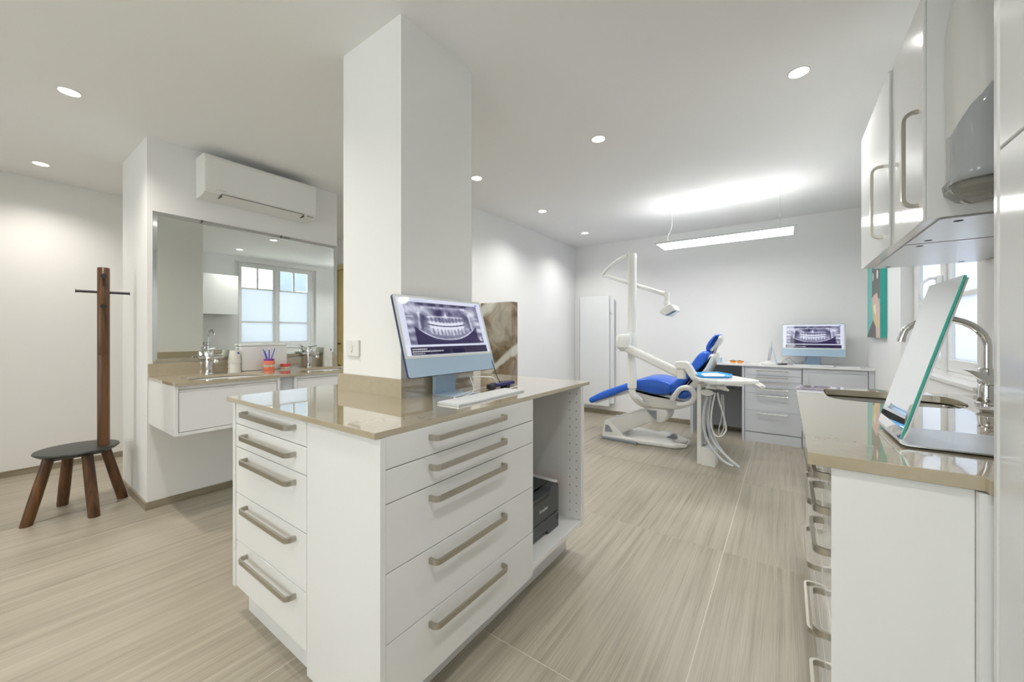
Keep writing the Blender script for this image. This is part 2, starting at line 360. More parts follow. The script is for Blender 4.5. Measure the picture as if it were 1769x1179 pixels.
for k, bb in enumerate([('left', (-5.3, -2.6, 0, -5.288, 3.06, .052)), ('vanity', (-3.54, .673, 0, -3.528, 2.043, .052)), ('vanity_end', (-4.27, .673, 0, -3.54, .685, .052)),
        ('inner_left', (-2.70, 3.2, 0, -2.688, 5.488, .06)), ('back', (-2.70, 5.488, 0, .70, 5.5, .06)), ('corridor', (-4.3, 3.048, 0, -2.70, 3.06, .052))]):
    struct('baseboard_'+bb[0], B(*bb[1]), 'skirting')

# ---- windows
def casement(win, x, y0, y1, z0, z1, side=1, bars=(), axis='x', lower=None, muntin=None, ft=.05):
    """axis 'x': the leaf lies in the plane x = const"""
    def bx(a0, z_0, a1, z_1, d0=-.025, d1=.025): return B(x+d0, a0, z_0, x+d1, a1, z_1) if axis == 'x' else B(a0, x+d0, z_0, a1, x+d1, z_1)
    def add(bm, a0, z_0, a1, z_1, d0=-.025, d1=.025):
        return box(bm, x+d0, a0, z_0, x+d1, a1, z_1) if axis == 'x' else box(bm, a0, x+d0, z_0, a1, x+d1, z_1)
    bm = BM(); add(bm, y0, z0, y0+ft, z1); add(bm, y1-ft, z0, y1, z1); add(bm, y0+ft, z0, y1-ft, z0+ft+.02); add(bm, y0+ft, z1-ft, y1-ft, z1)
    c = link('casement', bm, 'lacquer_soft', win, bevel=.004)
    zs = [z0+ft+.02]+list(bars)+[z1-ft]
    for b_ in bars: link('glazing_bar', bx(y0+ft, b_-.011, y1-ft, b_+.011, -.018, .018), 'lacquer_soft', c)
    if muntin:
        ym = (y0+y1)/2; link('muntin', bx(ym-.013, zs[-2]+.011, ym+.013, zs[-1], -.016, .016), 'lacquer_soft', c)
    for i in range(len(zs)-1):
        fr = lower is not None and zs[i] < lower-.01
        link('frosted_pane' if fr else 'pane', bx(y0+ft, zs[i], y1-ft, zs[i+1], -.002, .002), 'frosted' if fr else 'pane', c)
    return c
win = struct('window_1', BM(), 'lacquer_soft'); bpy.data.objects.remove(win)
bm = BM(); xf = .80
box(bm, xf-.03, WY0, WZ0, xf+.05, WY0+.075, WZ1); box(bm, xf-.03, WY1-.075, WZ0, xf+.05, WY1, WZ1); box(bm, xf-.03, WY0+.075, WZ0, xf+.05, WY1-.075, WZ0+.03); box(bm, xf-.03, WY0+.075, WZ1-.03, xf+.05, WY1-.075, WZ1)
win = struct('window_1', bm, 'lacquer_soft', bevel=.003)
casement(win, xf-.01, 2.70, 3.315, .985, 2.44, bars=(1.414, 2.015), lower=2.0, muntin=True)
casement(win, xf-.01, 3.325, 3.955, .985, 2.44, bars=(1.414, 2.015), lower=2.0, muntin=True)
link('meeting_stile', B(xf-.05, 3.29, .985, xf-.034, 3.35, 2.44), 'lacquer_soft', win, bevel=.003)
hb = BM(); box(hb, xf-.075, 3.30, 1.47, xf-.05, 3.335, 1.545); hd = link('handle_box', hb, 'lacquer_soft', win, bevel=.004)
link('pull_loop', tube(BM(), spline([(.735, 3.318, 1.525), (.70, 3.318, 1.53), (.668, 3.318, 1.50), (.660, 3.318, 1.45), (.672, 3.318, 1.40), (.715, 3.318, 1.385)], 5), .008), 'lacquer_soft', hd, smooth=60)
link('sill', B(.70-.012, WY0+.001, WZ0-.018, xf-.031, WY1-.001, WZ0+.004), 'lacquer_soft', win, bevel=.003)
for k, (a, b) in enumerate(((-3.9, -2.2), (-1.4, .3))):
    bm = BM(); box(bm, a, -2.67, .6, a+.05, -2.62, 2.4); box(bm, b-.05, -2.67, .6, b, -2.62, 2.4); box(bm, a+.05, -2.67, .6, b-.05, -2.62, .64); box(bm, a+.05, -2.67, 2.36, b-.05, -2.62, 2.4)
    wn = struct('window_%d' % (k+2), bm, 'lacquer_soft')
    m_ = (a+b)/2
    casement(wn, -2.645, a+.05, m_, .64, 2.36, bars=(1.3,), axis='y', ft=.06); casement(wn, -2.645, m_, b-.05, .64, 2.36, bars=(1.3,), axis='y', ft=.06)

# ---- golden door in the corridor wall
dr = struct('door_1', B(-5.215, 3.025, 0.005, -4.40, 3.055, 2.10), 'gold')
bm = BM(); box(bm, -5.298, 2.99, 0, -5.22, 3.058, 2.18); box(bm, -4.395, 2.99, 0, -4.32, 3.058, 2.18); box(bm, -5.22, 2.99, 2.105, -4.395, 3.058, 2.18)
link('door_frame', bm, 'gold2', dr, bevel=.004)
bm = BM(); cyl(bm, (-5.16, 3.0, 1.06), .012, -.03, .025, 12, 'y'); tube(bm, [(-5.16, 2.965, 1.06), (-5.05, 2.965, 1.06)], .008); link('door_handle', bm, 'brass', dr, smooth=50)

# ---- neighbour building over the street (seen through the clear panes in the mirror)
nb = thing('street_building', 'pale rendered building with iron balconies across the street, seen through clear top panes', 'building', (9, 4, -6))
link('facade', B(9, -9, -6, 10, 12, 5.6), 'facade', nb)
link('quoin_strip', B(8.93, 8.6, -6, 9, 9.4, 5.6), 'stonebrick', nb)
for y in (-7.0, -3.4, .2, 3.6, 6.9):
    f = link('window', B(8.9, y, 1.6, 9.0, y+1.15, 4.4), 'facadewin', nb); link('shutter', B(8.86, y-.5, 1.6, 8.9, y-.04, 4.4), 'stonebrick', f)
    bm = BM()
    for k in range(9): box(bm, 8.5, y-.2+k*.2, 1.7, 8.52, y-.18+k*.2, 2.6)
    box(bm, 8.49, y-.25, 2.6, 8.53, y+1.5, 2.65); box(bm, 8.49, y-.25, 1.65, 9.0, y+1.5, 1.7)
    link('balcony', bm, 'iron', nb)

# ================================================================ ISLAND
WT = .93
wt = link('island_worktop', slab(BM(), [(-1.955, .63), (-.906, .63), (-.906, 2.028), (-1.955, 2.028)], [[(-1.755, 1.043), (-1.317, 1.043), (-1.317, 1.492), (-1.755, 1.492)]], WT-.018, WT), 'stone', bevel=.0012)
tag(wt, 'polished beige stone worktop of the central island, wrapped around the pillar', 'worktop')
bm = BM(); box(bm, -1.787, 1.0365-.001, WT, -1.306, 1.045, WT+.079); box(bm, -1.319, 1.045, WT, -1.306, 1.49, WT+.079); box(bm, -1.787, 1.045, WT, -1.753, 1.49, WT+.079)
link('upstand', bm, 'stone', wt)
ZL = [(.9115, .8215), (.8185, .725), (.722, .5305), (.5275, .332), (.329, .135)]
def drawer_y(root, x0, x1, z0, z1, y, hx0, hx1, m='lacquer'):      # front facing -Y
    d = link('drawer', B(x0, y, z0, x1, y+.018, z1), m, root, bevel=.0012)
    link('handle', ubar(BM(), (hx0, y, z1-.034), (hx1, y, z1-.034), (0, -1, 0), .036, .017), 'nickel', d, smooth=40); return d
def drawer_x(root, y0, y1, z0, z1, x, hy0, hy1, sgn=1, m='lacquer', band=.017, proj=.036):
    d = link('drawer', B(x-.018*sgn, y0, z0, x, y1, z1), m, root, bevel=.0012)
    link('handle', ubar(BM(), (x, hy0, z1-.034), (x, hy1, z1-.034), (sgn, 0, 0), proj, band), 'nickel', d, smooth=40); return d
# (a) drawers on the left face
ua = thing('drawer_unit', 'white island drawer unit with five drawers beside the plain end panel, under beige worktop', 'drawer unit', (-1.58, .85, 0))
link('carcass', B(-1.90, .665, .13, -1.303, 1.033, .911), 'lacquer', ua)
link('side_panel', B(-1.93, .645, .125, -1.902, 1.033, .911), 'lacquer', ua)
link('plinth', B(-1.90, .695, 0, -1.303, 1.0, .128), 'lacquer', ua)
for z1, z0 in ZL: drawer_y(ua, -1.898, -1.305, z0, z1, .646, -1.785, -1.375)
# (b) drawers on the long face
ub = thing('drawer_unit', 'white island drawer unit with five wide drawers under the keyboard and screen', 'drawer unit', (-1.1, 1.04, 0))
link('end_panel', B(-1.300, .645, .060, -.903, .664, .911), 'lacquer', ub, bevel=.001)
link('carcass', B(-1.300, .666, .13, -.925, 1.425, .911), 'lacquer', ub)
link('plinth', B(-1.300, .695, 0, -1.0, 1.92, .128), 'lacquer_soft', ub)
for z1, z0 in ZL: drawer_x(ub, .6655, 1.4255, z0, z1, -.905, .822, 1.205)
# (c) open bay
uc = thing('open_shelf_unit', 'white open end unit of the island with rows of shelf holes', 'shelf unit', (-1.1, 1.69, 0))
link('bottom_shelf', B(-1.300, 1.431, .158, -.907, 1.918, .183), 'lacquer_soft', uc, bevel=.001)
link('side_panel', B(-1.300, 1.918, .150, -.907, 1.936, .911), 'lacquer_soft', uc, bevel=.001)
link('side_panel', B(-1.300, 1.937, .155, -.905, 1.953, .911), 'lacquer_soft', uc, bevel=.001)
link('side_panel', B(-1.300, 1.4265, .150, -.907, 1.4305, .911), 'lacquer_soft', uc)
link('back_panel', B(-1.312, 1.431, .183, -1.3005, 1.918, .911), 'lacquer_soft', uc)
bm = BM()
for x in (-1.225, -.975, -.935):
    for k in range(15): cyl(bm, (x, 1.9176, .225+k*.046), .0027, 0, .0012, 8, 'y')
tag(link('shelf_holes', bm, 'dark', uc), kind='stuff')  # flat dark discs paint the shade of uncut pin holes
# (d) rear unit
ud = thing('base_cabinet', 'white cabinet closing the far left corner of the island behind the pillar', 'cabinet', (-1.6, 1.7, 0))
link('carcass', B(-1.93, 1.50, .13, -1.32, 1.935, .911), 'lacquer', ud); link('plinth', B(-1.89, 1.52, 0, -1.32, 1.90, .128), 'lacquer_soft', ud)
link('side_panel', B(-1.93, 1.037, .13, -1.90, 1.498, .911), 'lacquer', ud)
# printer in the bay
pr = thing('printer', 'charcoal laser printer with white lettering standing in the open island bay', 'printer', (-1.12, 1.62, .183))
PX = -.98
bm = prism(BM(), [(1.452, .203), (1.452, .183), (1.50, .183), (1.505, .205), (1.68, .205), (1.69, .183), (1.80, .183), (1.80, .268), (1.452, .268)], 'yz', PX, -1.285)
link('paper_tray', bm, 'printer', pr, bevel=.003)
link('body', prism(BM(), [(1.452, .272), (1.80, .272), (1.80, .405), (1.79, .412), (1.72, .412), (1.70, .395), (1.55, .395), (1.53, .415), (1.452, .418)], 'yz', PX, -1.285), 'printer', pr, bevel=.003)
bm = BM(); box(bm, -1.24, 1.49, .413, -1.03, 1.78, .4185); link('output_tray', bm, 'printer2', pr, bevel=.004)
link('grip', B(PX-.004, 1.54, .372, PX+.0012, 1.70, .386), 'black', pr)
link('side_latch', B(PX, 1.776, .225, PX+.0015, 1.796, .25), 'black', pr)
text('logo', 'brother', .026, basis((PX+.001, 1.645, .325), (0, 1, 0), (0, 0, 1)), 'silver', pr)
pk = thing('paper_packet', 'red and white paper packet tucked behind the printer', 'packet', (-1.15, 1.84, .183))
link('packet', B(-1.28, 1.815, .183, -1.02, 1.86, .40), 'paper', pk, bevel=.004); link('wrapper_band', B(-1.281, 1.814, .33, -1.019, 1.861, .39), 'red_paper', pk, bevel=.004)

# ---------------------------------------------------------------- screen picture
def picture(W=330, Hh=186):
    u, v = np.meshgrid(np.linspace(0, 1, W), np.linspace(0, 1, Hh)); rs = np.random.RandomState(3)
    def fbm(sx, sy, o=4):
        s = np.zeros_like(u); a = 1
        for _ in range(o):
            for _ in range(3):
                kx, ky, p = rs.uniform(-1, 1)*sx, rs.uniform(-1, 1)*sy, rs.uniform(0, 6.28); s += a*np.sin(kx*u*6.28+ky*v*6.28+p)
            sx *= 2; sy *= 2; a *= .55
        return s/3
    X = (u-.5)/.445; Y = (v-.555)/.375                   # radiograph coordinates, -1..1
    G = lambda d, w_: np.exp(-(d/w_)**2)
    L_ = .34+.09*fbm(3, 3)
    L_ -= .20*G(Y+.85, .35)
    L_ += .38*G(np.abs(X)-.93, .13)*(.6+.4*np.sin(Y*17+1))*(Y < .35)        # neck vertebrae
    L_ += .40*G(Y-.62, .28)*G(np.abs(X)-.8, .35)*(.8+.5*fbm(6, 5))          # skull sides
    L_ += .16*np.sin(X*10+fbm(2, 2)*2)*G(Y-.5, .3)
    L_ -= .38*G(np.abs(X)-.60, .12)*G(Y-.15, .40)
    L_ -= .45*G(Y-.93, .07)*(np.abs(X) < .72)*(.7+.5*fbm(9, 2)); L_ += .35*G(Y-.78, .05)*(np.abs(X) < .6)*(.7+.4*fbm(8, 2))
    L_ -= .30*G(X-.13, .07)*G(Y-.5, .17)+.30*G(X+.15, .07)*G(Y-.5, .17)     # nasal cavity
    L_ += .40*G(X, .025)*G(Y-.40, .17)
    L_ += .38*G(Y-(.34-.10*X*X), .035)*(np.abs(X) < .5)
    occ = -.13+.42*X*X                                                       # bite line
    t = np.abs(np.sin(X*38/(1+.45*np.abs(X)))); ed = np.clip((.53-np.abs(X))*9, 0, 1)
    up = Y-occ; crown = G(up-.10, .085); L_ += ed*crown*(.28+.42*t**.4)
    root = (up > .15)*(up < .42); L_ += ed*root*(.26*t-.20)
    lo = G(up+.10, .085); L_ += ed*lo*(.26+.42*t**.4)
    lroot = (up < -.15)*(up > -.45); L_ += ed*lroot*(.30*t-.08)
    L_ -= ed*.75*G(up, .025)
    jaw = Y-(-.78+1.05*np.abs(X)**2.4); L_ += .48*G(jaw, .035)*(np.abs(X) < .74)          # jaw outline
    L_ += .20*((jaw > 0)*(up < -.2)*(np.abs(X) < .62))
    L_ += .40*G(np.abs(X)-(.70-.04*Y), .035)*(Y > -.25)*(Y < .55); L_ += .26*G(np.abs(X)-.56, .08)*G(Y+.02, .32)
    L_ -= .36*(jaw < -.04)*(np.abs(X) < .84)
    L_ += .06*fbm(14, 10); L_ = np.clip((L_-.42)*1.35+.44, 0, 1)
    dark = np.array([.030, .022, .085]); mid = np.array([.27, .27, .40]); lite = np.array([.80, .82, .95])
    c = np.where(L_[..., None] < .5, dark+(mid-dark)*L_[..., None]*2, mid+(lite-mid)*(L_[..., None]-.5)*2)
    ins = (np.abs(X) < 1)*(np.abs(Y) < 1)
    page = np.array([.72, .74, .90]); out = np.where(ins[..., None], c, page)
    bar = (v < .145)*(v > .010)*(u > .045)*(u < .965); out = np.where(bar[..., None], np.array([.022, .016, .055]), out)
    for k, (ln, y0) in enumerate(((.155, .104), (.33, .068), (.12, .032))):          # tiny unreadable caption lines
        ch = (np.sin(u*900+k*2)+np.sin(u*610+k) > -.6); tl = bar*(np.abs(v-y0) < .010)*(u > .06)*(u < .06+ln)*ch
        out = np.where(tl[..., None], np.array([.62, .62, .66]), out)
    tb = (v > .955)*(v < .965)*(u > .05)*(u < .32)*(np.sin(u*300) > 0); out = np.where(tb[..., None], np.array([.45, .46, .62]), out)
    lg = (np.abs(u-.945) < .018)*(np.abs(v-.955) < .012); out = np.where(lg[..., None], np.array([.12, .14, .75]), out)
    mk = (np.abs(u-.905) < .006)*(np.abs(v-.265) < .03)+(np.abs(u-.915) < .016)*(np.abs(v-.24) < .008); out = np.where((mk > 0)[..., None], np.array([.9, .9, .95]), out)
    return out.reshape(-1, 3), W, Hh
def screen_mesh(w_, h_):
    c, W, Hh = picture(); u, v = np.meshgrid(np.linspace(-w_/2, w_/2, W), np.linspace(0, h_, Hh))
    co = np.stack([u.ravel(), v.ravel(), np.zeros(W*Hh)], 1); i = np.arange(W*Hh).reshape(Hh, W)
    q = np.stack([i[:-1, :-1].ravel(), i[:-1, 1:].ravel(), i[1:, 1:].ravel(), i[1:, :-1].ravel()], 1)
    me = bpy.data.meshes.new('screen'); me.from_pydata(co.tolist(), [], q.tolist())
    a = me.color_attributes.new('picture', 'FLOAT_COLOR', 'POINT'); a.data.foreach_set('color', np.concatenate([c, np.ones((len(c), 1))], 1).ravel().astype(np.float32))
    me.materials.append(M['screen']); return me
def computer(label, base, rot, tilt):
    """all-in-one computer, local frame: x right, y up the screen, z towards the viewer"""
    r = thing('desktop_computer', label, 'computer', base); r.rotation_euler = (0, 0, rot)
    W_, T_ = .547, .0115
    A = Matrix.Translation((0, -.012, .095)) @ Matrix.Rotation(PI/2-tilt, 4, 'X')
    sub = Matrix.Translation(r.location)
    def L_(name, bm, m, parent, **k): return link(name, bm, m, parent, X=sub @ k.pop('X', Matrix.Identity(4)), **k)
    body = L_('housing', prism(BM(), rrect(-W_/2, 0, W_/2, .355, .012), 'xy', -T_, 0), 'macdeep', r, X=A, bevel=.0015)
    L_('front_glass', prism(BM(), [(-W_/2+.001, .078), (W_/2-.001, .078)]+arc(W_/2-.012, .343, .011, 0, 90)+arc(-W_/2+.012, .343, .011, 90, 180), 'xy', .0, .0012), 'bezel', body, X=A)
    L_('chin', prism(BM(), arc(-W_/2+.012, .012, .011, 180, 270)+arc(W_/2-.012, .012, .011, 270, 360)+[(W_/2-.001, .0775), (-W_/2+.001, .0775)], 'xy', 0, .0013), 'macblue', body, X=A)
    L_('camera_dot', cyl(BM(), (0, .3495, .0012), .0014, 0, .0004, 10), 'black', body, X=A)
    me = screen_mesh(.519, .254); me.transform(A @ Matrix.Translation((0, .089, .0016)))
    s_ = bpy.data.objects.new('screen', me); COL.objects.link(s_); s_.parent = body
    st = BM(); prism(st, [(.066, .002), (.081, .002), (.078, .22), (.035, .22), (.050, .19)], 'yz', -.066, .066)
    bmesh.ops.scale(st, vec=(1, 1, 1), verts=st.verts)
    L_('stand', st, 'macblue', r, bevel=.002)
    L_('foot', prism(BM(), rrect(-.066, -.065, .066, .082, .003), 'xy', 0, .004), 'macblue', r, bevel=.001)
    return r
c1 = computer('desktop computer in pale blue beside the pillar on the island, screen showing a jaw radiograph', (-1.205, 1.256, WT), PI/2, math.radians(17.5))
c2 = computer('pale blue desktop computer on the far white desk showing a jaw radiograph', (.235, 5.30, .86), 0, math.radians(3))
# island keyboard, cables, hub
def keyboard(label, x0, x1, y0, y1, z, rot=0, cx=0, cy=0, grp=None):
    r = thing('keyboard', label, 'keyboard', ((x0+x1)/2, (y0+y1)/2, z), grp); X = Matrix.Translation(((x0+x1)/2, (y0+y1)/2, 0)) @ Matrix.Rotation(rot, 4, 'Z') @ Matrix.Translation((-(x0+x1)/2, -(y0+y1)/2, 0))
    lx, ly = x1-x0, y1-y0
    link('base', prism(BM(), rrect(x0, y0, x1, y1, .006), 'xy', z, z+.007), 'alu', r, bevel=.001, X=X)
    long_y = ly > lx; bm = BM(); rows, cols = 6, 18
    for i in range(rows):
        for j in range(cols):
            a, b = (i+.08)/rows, (i+.92)/rows; c, d = (j+.06)/cols, (j+.94)/cols
            if i == (rows-1 if long_y else 0) and 4 <= j <= 8:
                if j > 4: continue
                d = (8+.94)/cols
            if long_y: box(bm, x0+.004+(lx-.008)*a, y0+.004+(ly-.008)*c, z+.007, x0+.004+(lx-.008)*b, y0+.004+(ly-.008)*d, z+.0092)
            else: box(bm, x0+.004+(lx-.008)*c, y0+.004+(ly-.008)*a, z+.007, x0+.004+(lx-.008)*d, y0+.004+(ly-.008)*b, z+.0092)
    tag(link('keys', bm, 'paper', r, X=X), kind='stuff'); return r
keyboard('long white keyboard with silver edge on the island worktop in front of screen', -1.10, -.985, 1.035, 1.49, WT, rot=math.radians(1.5))
keyboard('white keyboard lying on the far white desk before the computer', .06, .40, 5.085, 5.175, .86)
cb = link('white_cable', tube(BM(), spline([(-1.215, 1.36, 1.00), (-1.20, 1.37, .945), (-1.15, 1.30, .934), (-1.11, 1.20, .934), (-1.10, 1.17, .934), (-1.115, 1.155, .934), (-1.14, 1.19, .934), (-1.19, 1.34, .934), (-1.21, 1.50, .934), (-1.17, 1.62, .934), (-1.11, 1.60, .934), (-1.095, 1.52, .936)], 7), .0022, 8), 'paper', smooth=60)
tag(cb, 'thin white charging cable looping between screen foot and keyboard', 'cable')
cb = link('white_cable', tube(BM(), spline([(-1.21, 1.37, .995), (-1.18, 1.42, .993), (-1.16, 1.47, .985), (-1.16, 1.50, .955)], 6), .0032, 8), 'paper', smooth=60)
tag(cb, 'short thick white cable from computer stand into the navy box', 'cable')
cb = link('black_cable', tube(BM(), spline([(-1.22, 1.52, 1.09), (-1.19, 1.51, 1.04), (-1.17, 1.51, .99), (-1.165, 1.53, .958)], 6), .002, 8), 'black', smooth=60)
tag(cb, 'thin black cable dropping from the screen to the navy box', 'cable')
hub = thing('charging_hub', 'small navy blue plastic box with cables behind the island keyboard', 'device', (-1.155, 1.53, WT))
link('case', prism(BM(), rrect(-1.185, 1.47, -1.135, 1.62, .008), 'xy', WT+.012, WT+.028), 'navy', hub, bevel=.004, X=basis((0,0,0),(1,0,0),(0,1,0)))
link('plug', B(-1.178, 1.435, WT+.002, -1.142, 1.475, WT+.026), 'black', hub, bevel=.006)
link('foot', B(-1.18, 1.55, WT, -1.14, 1.585, WT+.012), 'black', hub, bevel=.002)
# socket switch on pillar
sw = thing('light_switch', 'square white switch plate on the pillar above the stone upstand', 'switch', (-1.70, 1.043, 1.145))
a = atY(598.5, 587, 1.035); b = atY(619, 617, 1.035)
link('plate', B(a[0], 1.033, b[2], b[0], 1.045, a[2]), 'plastic', sw, bevel=.005, seg=3)
link('rocker', cyl(BM(), ((a[0]+b[0])/2-.005, 1.033, (a[2]+b[2])/2), .018, -.004, 0, 24, 'y', sx=.62, sy=1.15), 'plastic', sw, smooth=40, bevel=.0015)

# marble half wall
mb = link('marble_half_wall', B(-2.70, 3.2001, 0, -2.289, 3.31, 1.531), 'marble', bevel=.002)
tag(mb, 'low wall of veined brown marble behind the island screen', 'partition')

# ================================================================ VANITY
VT = .906
def oval(cx, cy, a, b, n=32): return [(cx+a*math.copysign(abs(math.cos(t))**.7, math.cos(t)), cy+b*math.copysign(abs(math.sin(t))**.7, math.sin(t))) for t in [2*PI*k/n for k in range(n)]]
BAS = [(-3.17, 1.02), (-3.17, 1.74)]
vt = link('vanity_worktop', slab(BM(), [(-3.54, .688), (-2.93, .688), (-2.93, 2.04), (-3.54, 2.04)], [oval(cx, cy, .17, .235) for cx, cy in BAS], VT-.018, VT), 'stone')
tag(vt, 'beige stone vanity worktop along the mirror wall', 'worktop')
link('upstand', B(-3.54, .689, VT, -3.527, 2.04, VT+.088), 'stone', vt, bevel=.001)
for i, (cx, cy) in enumerate(BAS):
    bs = thing('wash_basin', ['white oval basin sunk in the vanity nearest the coat stand', 'white oval basin sunk in the vanity end nearest the pillar'][i], 'basin', (cx, cy, VT-.13), 'vanity basins')
    bm = BM(); n = 32; rings = []
    for s_, z in ((1.04, VT-.019), (.99, VT-.03), (.93, VT-.08), (.75, VT-.115), (.3, VT-.125), (.06, VT-.128)):
        rings.append([bm.verts.new((p[0], p[1], z)) for p in oval(cx, cy, .17*s_, .235*s_, n)])
    for q in range(len(rings)-1):
        for k in range(n): bm.faces.new((rings[q][k], rings[q][(k+1) % n], rings[q+1][(k+1) % n], rings[q+1][k]))
    bm.faces.new(rings[-1]); o = link('bowl', bm, 'desktop', bs, smooth=50)
    md = o.modifiers.new('t', 'SOLIDIFY'); md.thickness = .006; md.offset = 1
    link('drain', cyl(BM(), (cx, cy, VT-.128), .02, 0, .004, 20), 'chrome', bs, smooth=40)
def vanity_unit(label, y0, y1):
    r = thing('vanity_cabinet', label, 'cabinet', (-3.24, (y0+y1)/2, .588), 'wall hung vanity cabinets')
    bm = BM(); box(bm, -3.53, y0, .588, -2.942, y0+.018, .887); box(bm, -3.53, y1-.018, .588, -2.942, y1, .887); box(bm, -3.53, y0+.018, .588, -2.942, y1-.018, .608)
    box(bm, -3.53, y0+.018, .608, -3.51, y1-.018, .76)
    link('carcass', bm, 'lacquer', r, bevel=.001)
    link('top_rail', B(-2.975, y0+.019, .868, -2.945, y1-.019, .887), 'lacquer', r)
    d = link('drawer', B(-2.963, y0+.021, .611, -2.944, y1-.021, .848), 'lacquer', r, bevel=.001)
    link('finger_grip', prism(BM(), [(-2.975, .850), (-2.944, .850), (-2.958, .866), (-2.975, .866)], 'xz', y0+.021, y1-.021), 'lacquer_soft', d)
    return r
v1 = vanity_unit('wide white gloss wall-hung vanity cabinet nearest the coat stand', .690, 1.272)
v2 = vanity_unit('white gloss wall-hung vanity cabinet end nearest the pillar', 1.372, 2.035)
fp = link('filler_panel', B(-3.0, 1.273, .60, -2.965, 1.371, .887), 'deskgrey'); tag(fp, 'narrow pale panel between the two vanity cabinets', 'panel')
tp = link('drain_pipe', tube(BM(), spline([(-3.1, 1.15, .60), (-3.1, 1.15, .57), (-3.13, 1.2, .55), (-3.3, 1.3, .55), (-3.54, 1.32, .56)], 6), .018, 12), 'plastic', smooth=60); tag(tp, 'white waste pipe under the vanity cabinet', 'pipe')
# mirror and frame
mr = thing('wall_mirror', 'large silver-edged wall mirror above the vanity', 'mirror', (-3.53, 1.37, 1.0))
link('mirror_glass', B(-3.538, .730, 1.024, -3.532, 2.014, 2.021), 'mirror', mr)
bm = BM()
Y0, Y1, Z0, Z1 = .712, 2.036, 1.0, 2.045
for a, b, c_, d_ in (((Y0, Z0), (Y1, Z0), (Y1-.026, Z0+.026), (Y0+.022, Z0+.026)), ((Y0, Z1), (Y1, Z1), (Y1-.026, Z1-.028), (Y0+.022, Z1-.028)),
                   ((Y0, Z0), (Y0, Z1), (Y0+.022, Z1-.028), (Y0+.022, Z0+.026)), ((Y1, Z0), (Y1, Z1), (Y1-.026, Z1-.028), (Y1-.026, Z0+.026))):
    vs = []
    for p, x in ((a, -3.532), (b, -3.532), (c_, -3.524), (d_, -3.524)): vs.append(bm.verts.new((x, *p)))
    bs_ = [bm.verts.new((-3.539, *p)) for p in (a, b, c_, d_)]
    bm.faces.new(vs); bm.faces.new(bs_[::-1])
    for k in range(4): bm.faces.new((vs[k], vs[(k+1) % 4], bs_[(k+1) % 4], bs_[k]))
link('mirror_border', bm, 'mirrorframe', mr)
# air conditioner
ac = thing('air_conditioner', 'white wall air conditioner mounted under the ceiling above the mirror', 'air conditioner', (-3.44, 1.345, 2.2))
prof = [(-3.538, 2.195), (-3.43, 2.197), (-3.352, 2.214), (-3.345, 2.23), (-3.345, 2.462), (-3.352, 2.482), (-3.372, 2.492), (-3.538, 2.492)]
link('body', prism(BM(), prof, 'xz', .949, 1.740), 'plastic', ac, bevel=.004, seg=3)
link('front_panel', prism(BM(), [(-3.350, 2.222), (-3.3425, 2.228), (-3.3425, 2.452), (-3.350, 2.452)], 'xz', .957, 1.734), 'plastic', ac, bevel=.0015)
link('air_flap', prism(BM(), [(-3.43, 2.193), (-3.352, 2.2105), (-3.350, 2.216), (-3.43, 2.199)], 'xz', 1.055, 1.63), 'plastic', ac)
bm = BM(); box(bm, -3.41, 1.046, 2.196, -3.346, 1.052, 2.214); box(bm, -3.41, 1.633, 2.196, -3.346, 1.637, 2.214); box(bm, -3.349, 1.05, 2.2155, -3.3445, 1.635, 2.2190)
link('flap_slot', bm, 'brown_gap', ac)
link('display', B(-3.36, 1.665, 2.2095, -3.3440, 1.715, 2.215), 'greyprint', ac)
text('logo', 'DAIKIN', .014, basis((-3.3424, 1.055, 2.240), (0, 1, 0), (0, 0, 1)), 'greyprint', ac)
bm = BM(); prism(bm, [(1.018, 2.245), (1.024, 2.245), (1.018, 2.236)], 'yz', -3.3426, -3.3418); link('logo_mark', bm, 'greyprint', ac)
# taps on the vanity
def basin_tap(cx, cy, label):
    r = thing('basin_tap', label, 'tap', (cx, cy, VT), 'vanity taps')
    bm = BM(); lathe(bm, [(.026, 0), (.026, .004), (.021, .008), (.021, .105), (.024, .108), (.025, .135), (.020, .142)], (cx, cy, VT), 24); link('body', bm, 'chrome', r, smooth=40)
    link('spout', tube(BM(), spline([(cx, cy, VT+.085), (cx+.05, cy+.0, VT+.092), (cx+.115, cy, VT+.082), (cx+.12, cy, VT+.072)], 5), [.014]*16, 14), 'chrome', r, smooth=50)
    link('lever', beam(BM(), (cx, cy, VT+.148), (cx+.07, cy+.02, VT+.158), .02, .008), 'chrome', r, bevel=.003)
    bm = BM(); tube(bm, [(cx, cy-.055, VT+.10), (cx, cy+.075, VT+.10)], .011, 14); link('side_valve', bm, 'chrome', r, smooth=50)
    r.scale = (1.15, 1.15, 1.2); return r
basin_tap(-3.47, 1.01, 'chrome basin tap on the vanity nearest the coat stand')
basin_tap(-3.47, 1.741, 'chrome basin tap at the pillar end of the vanity')
def cups(cx, cy, n, label, strip=True):
    r = thing('cup_stack', label, 'cups', (cx, cy, VT), 'upturned cup stacks'); z = VT
    for k in range(n):
        h = .075 if k == n-1 else .026
        link('cup', lathe(BM(), [(.0325, z), (.0325-.0004/.001*.000, z+.003), (.0325-(h/.075)*.009, z+h)], (cx, cy, 0), 24), 'cup', r, smooth=40); z += h+.0005
    if strip:
        link('printed_square', B(cx+.0185, cy+.004, z-.022, cx+.0245, cy+.016, z-.012), 'brushblue', r)
    r.scale = (1.3, 1.3, 1.3); return r
cups(-3.46, 1.167, 3, 'stack of off-white plastic cups left of the white box on the vanity')
cups(-3.46, 1.906, 3, 'stack of off-white plastic cups at the pillar end of the vanity')
wb = thing('towel_box', 'large white box behind the toothbrush holder on the vanity', 'box', (-3.49, 1.38, VT))
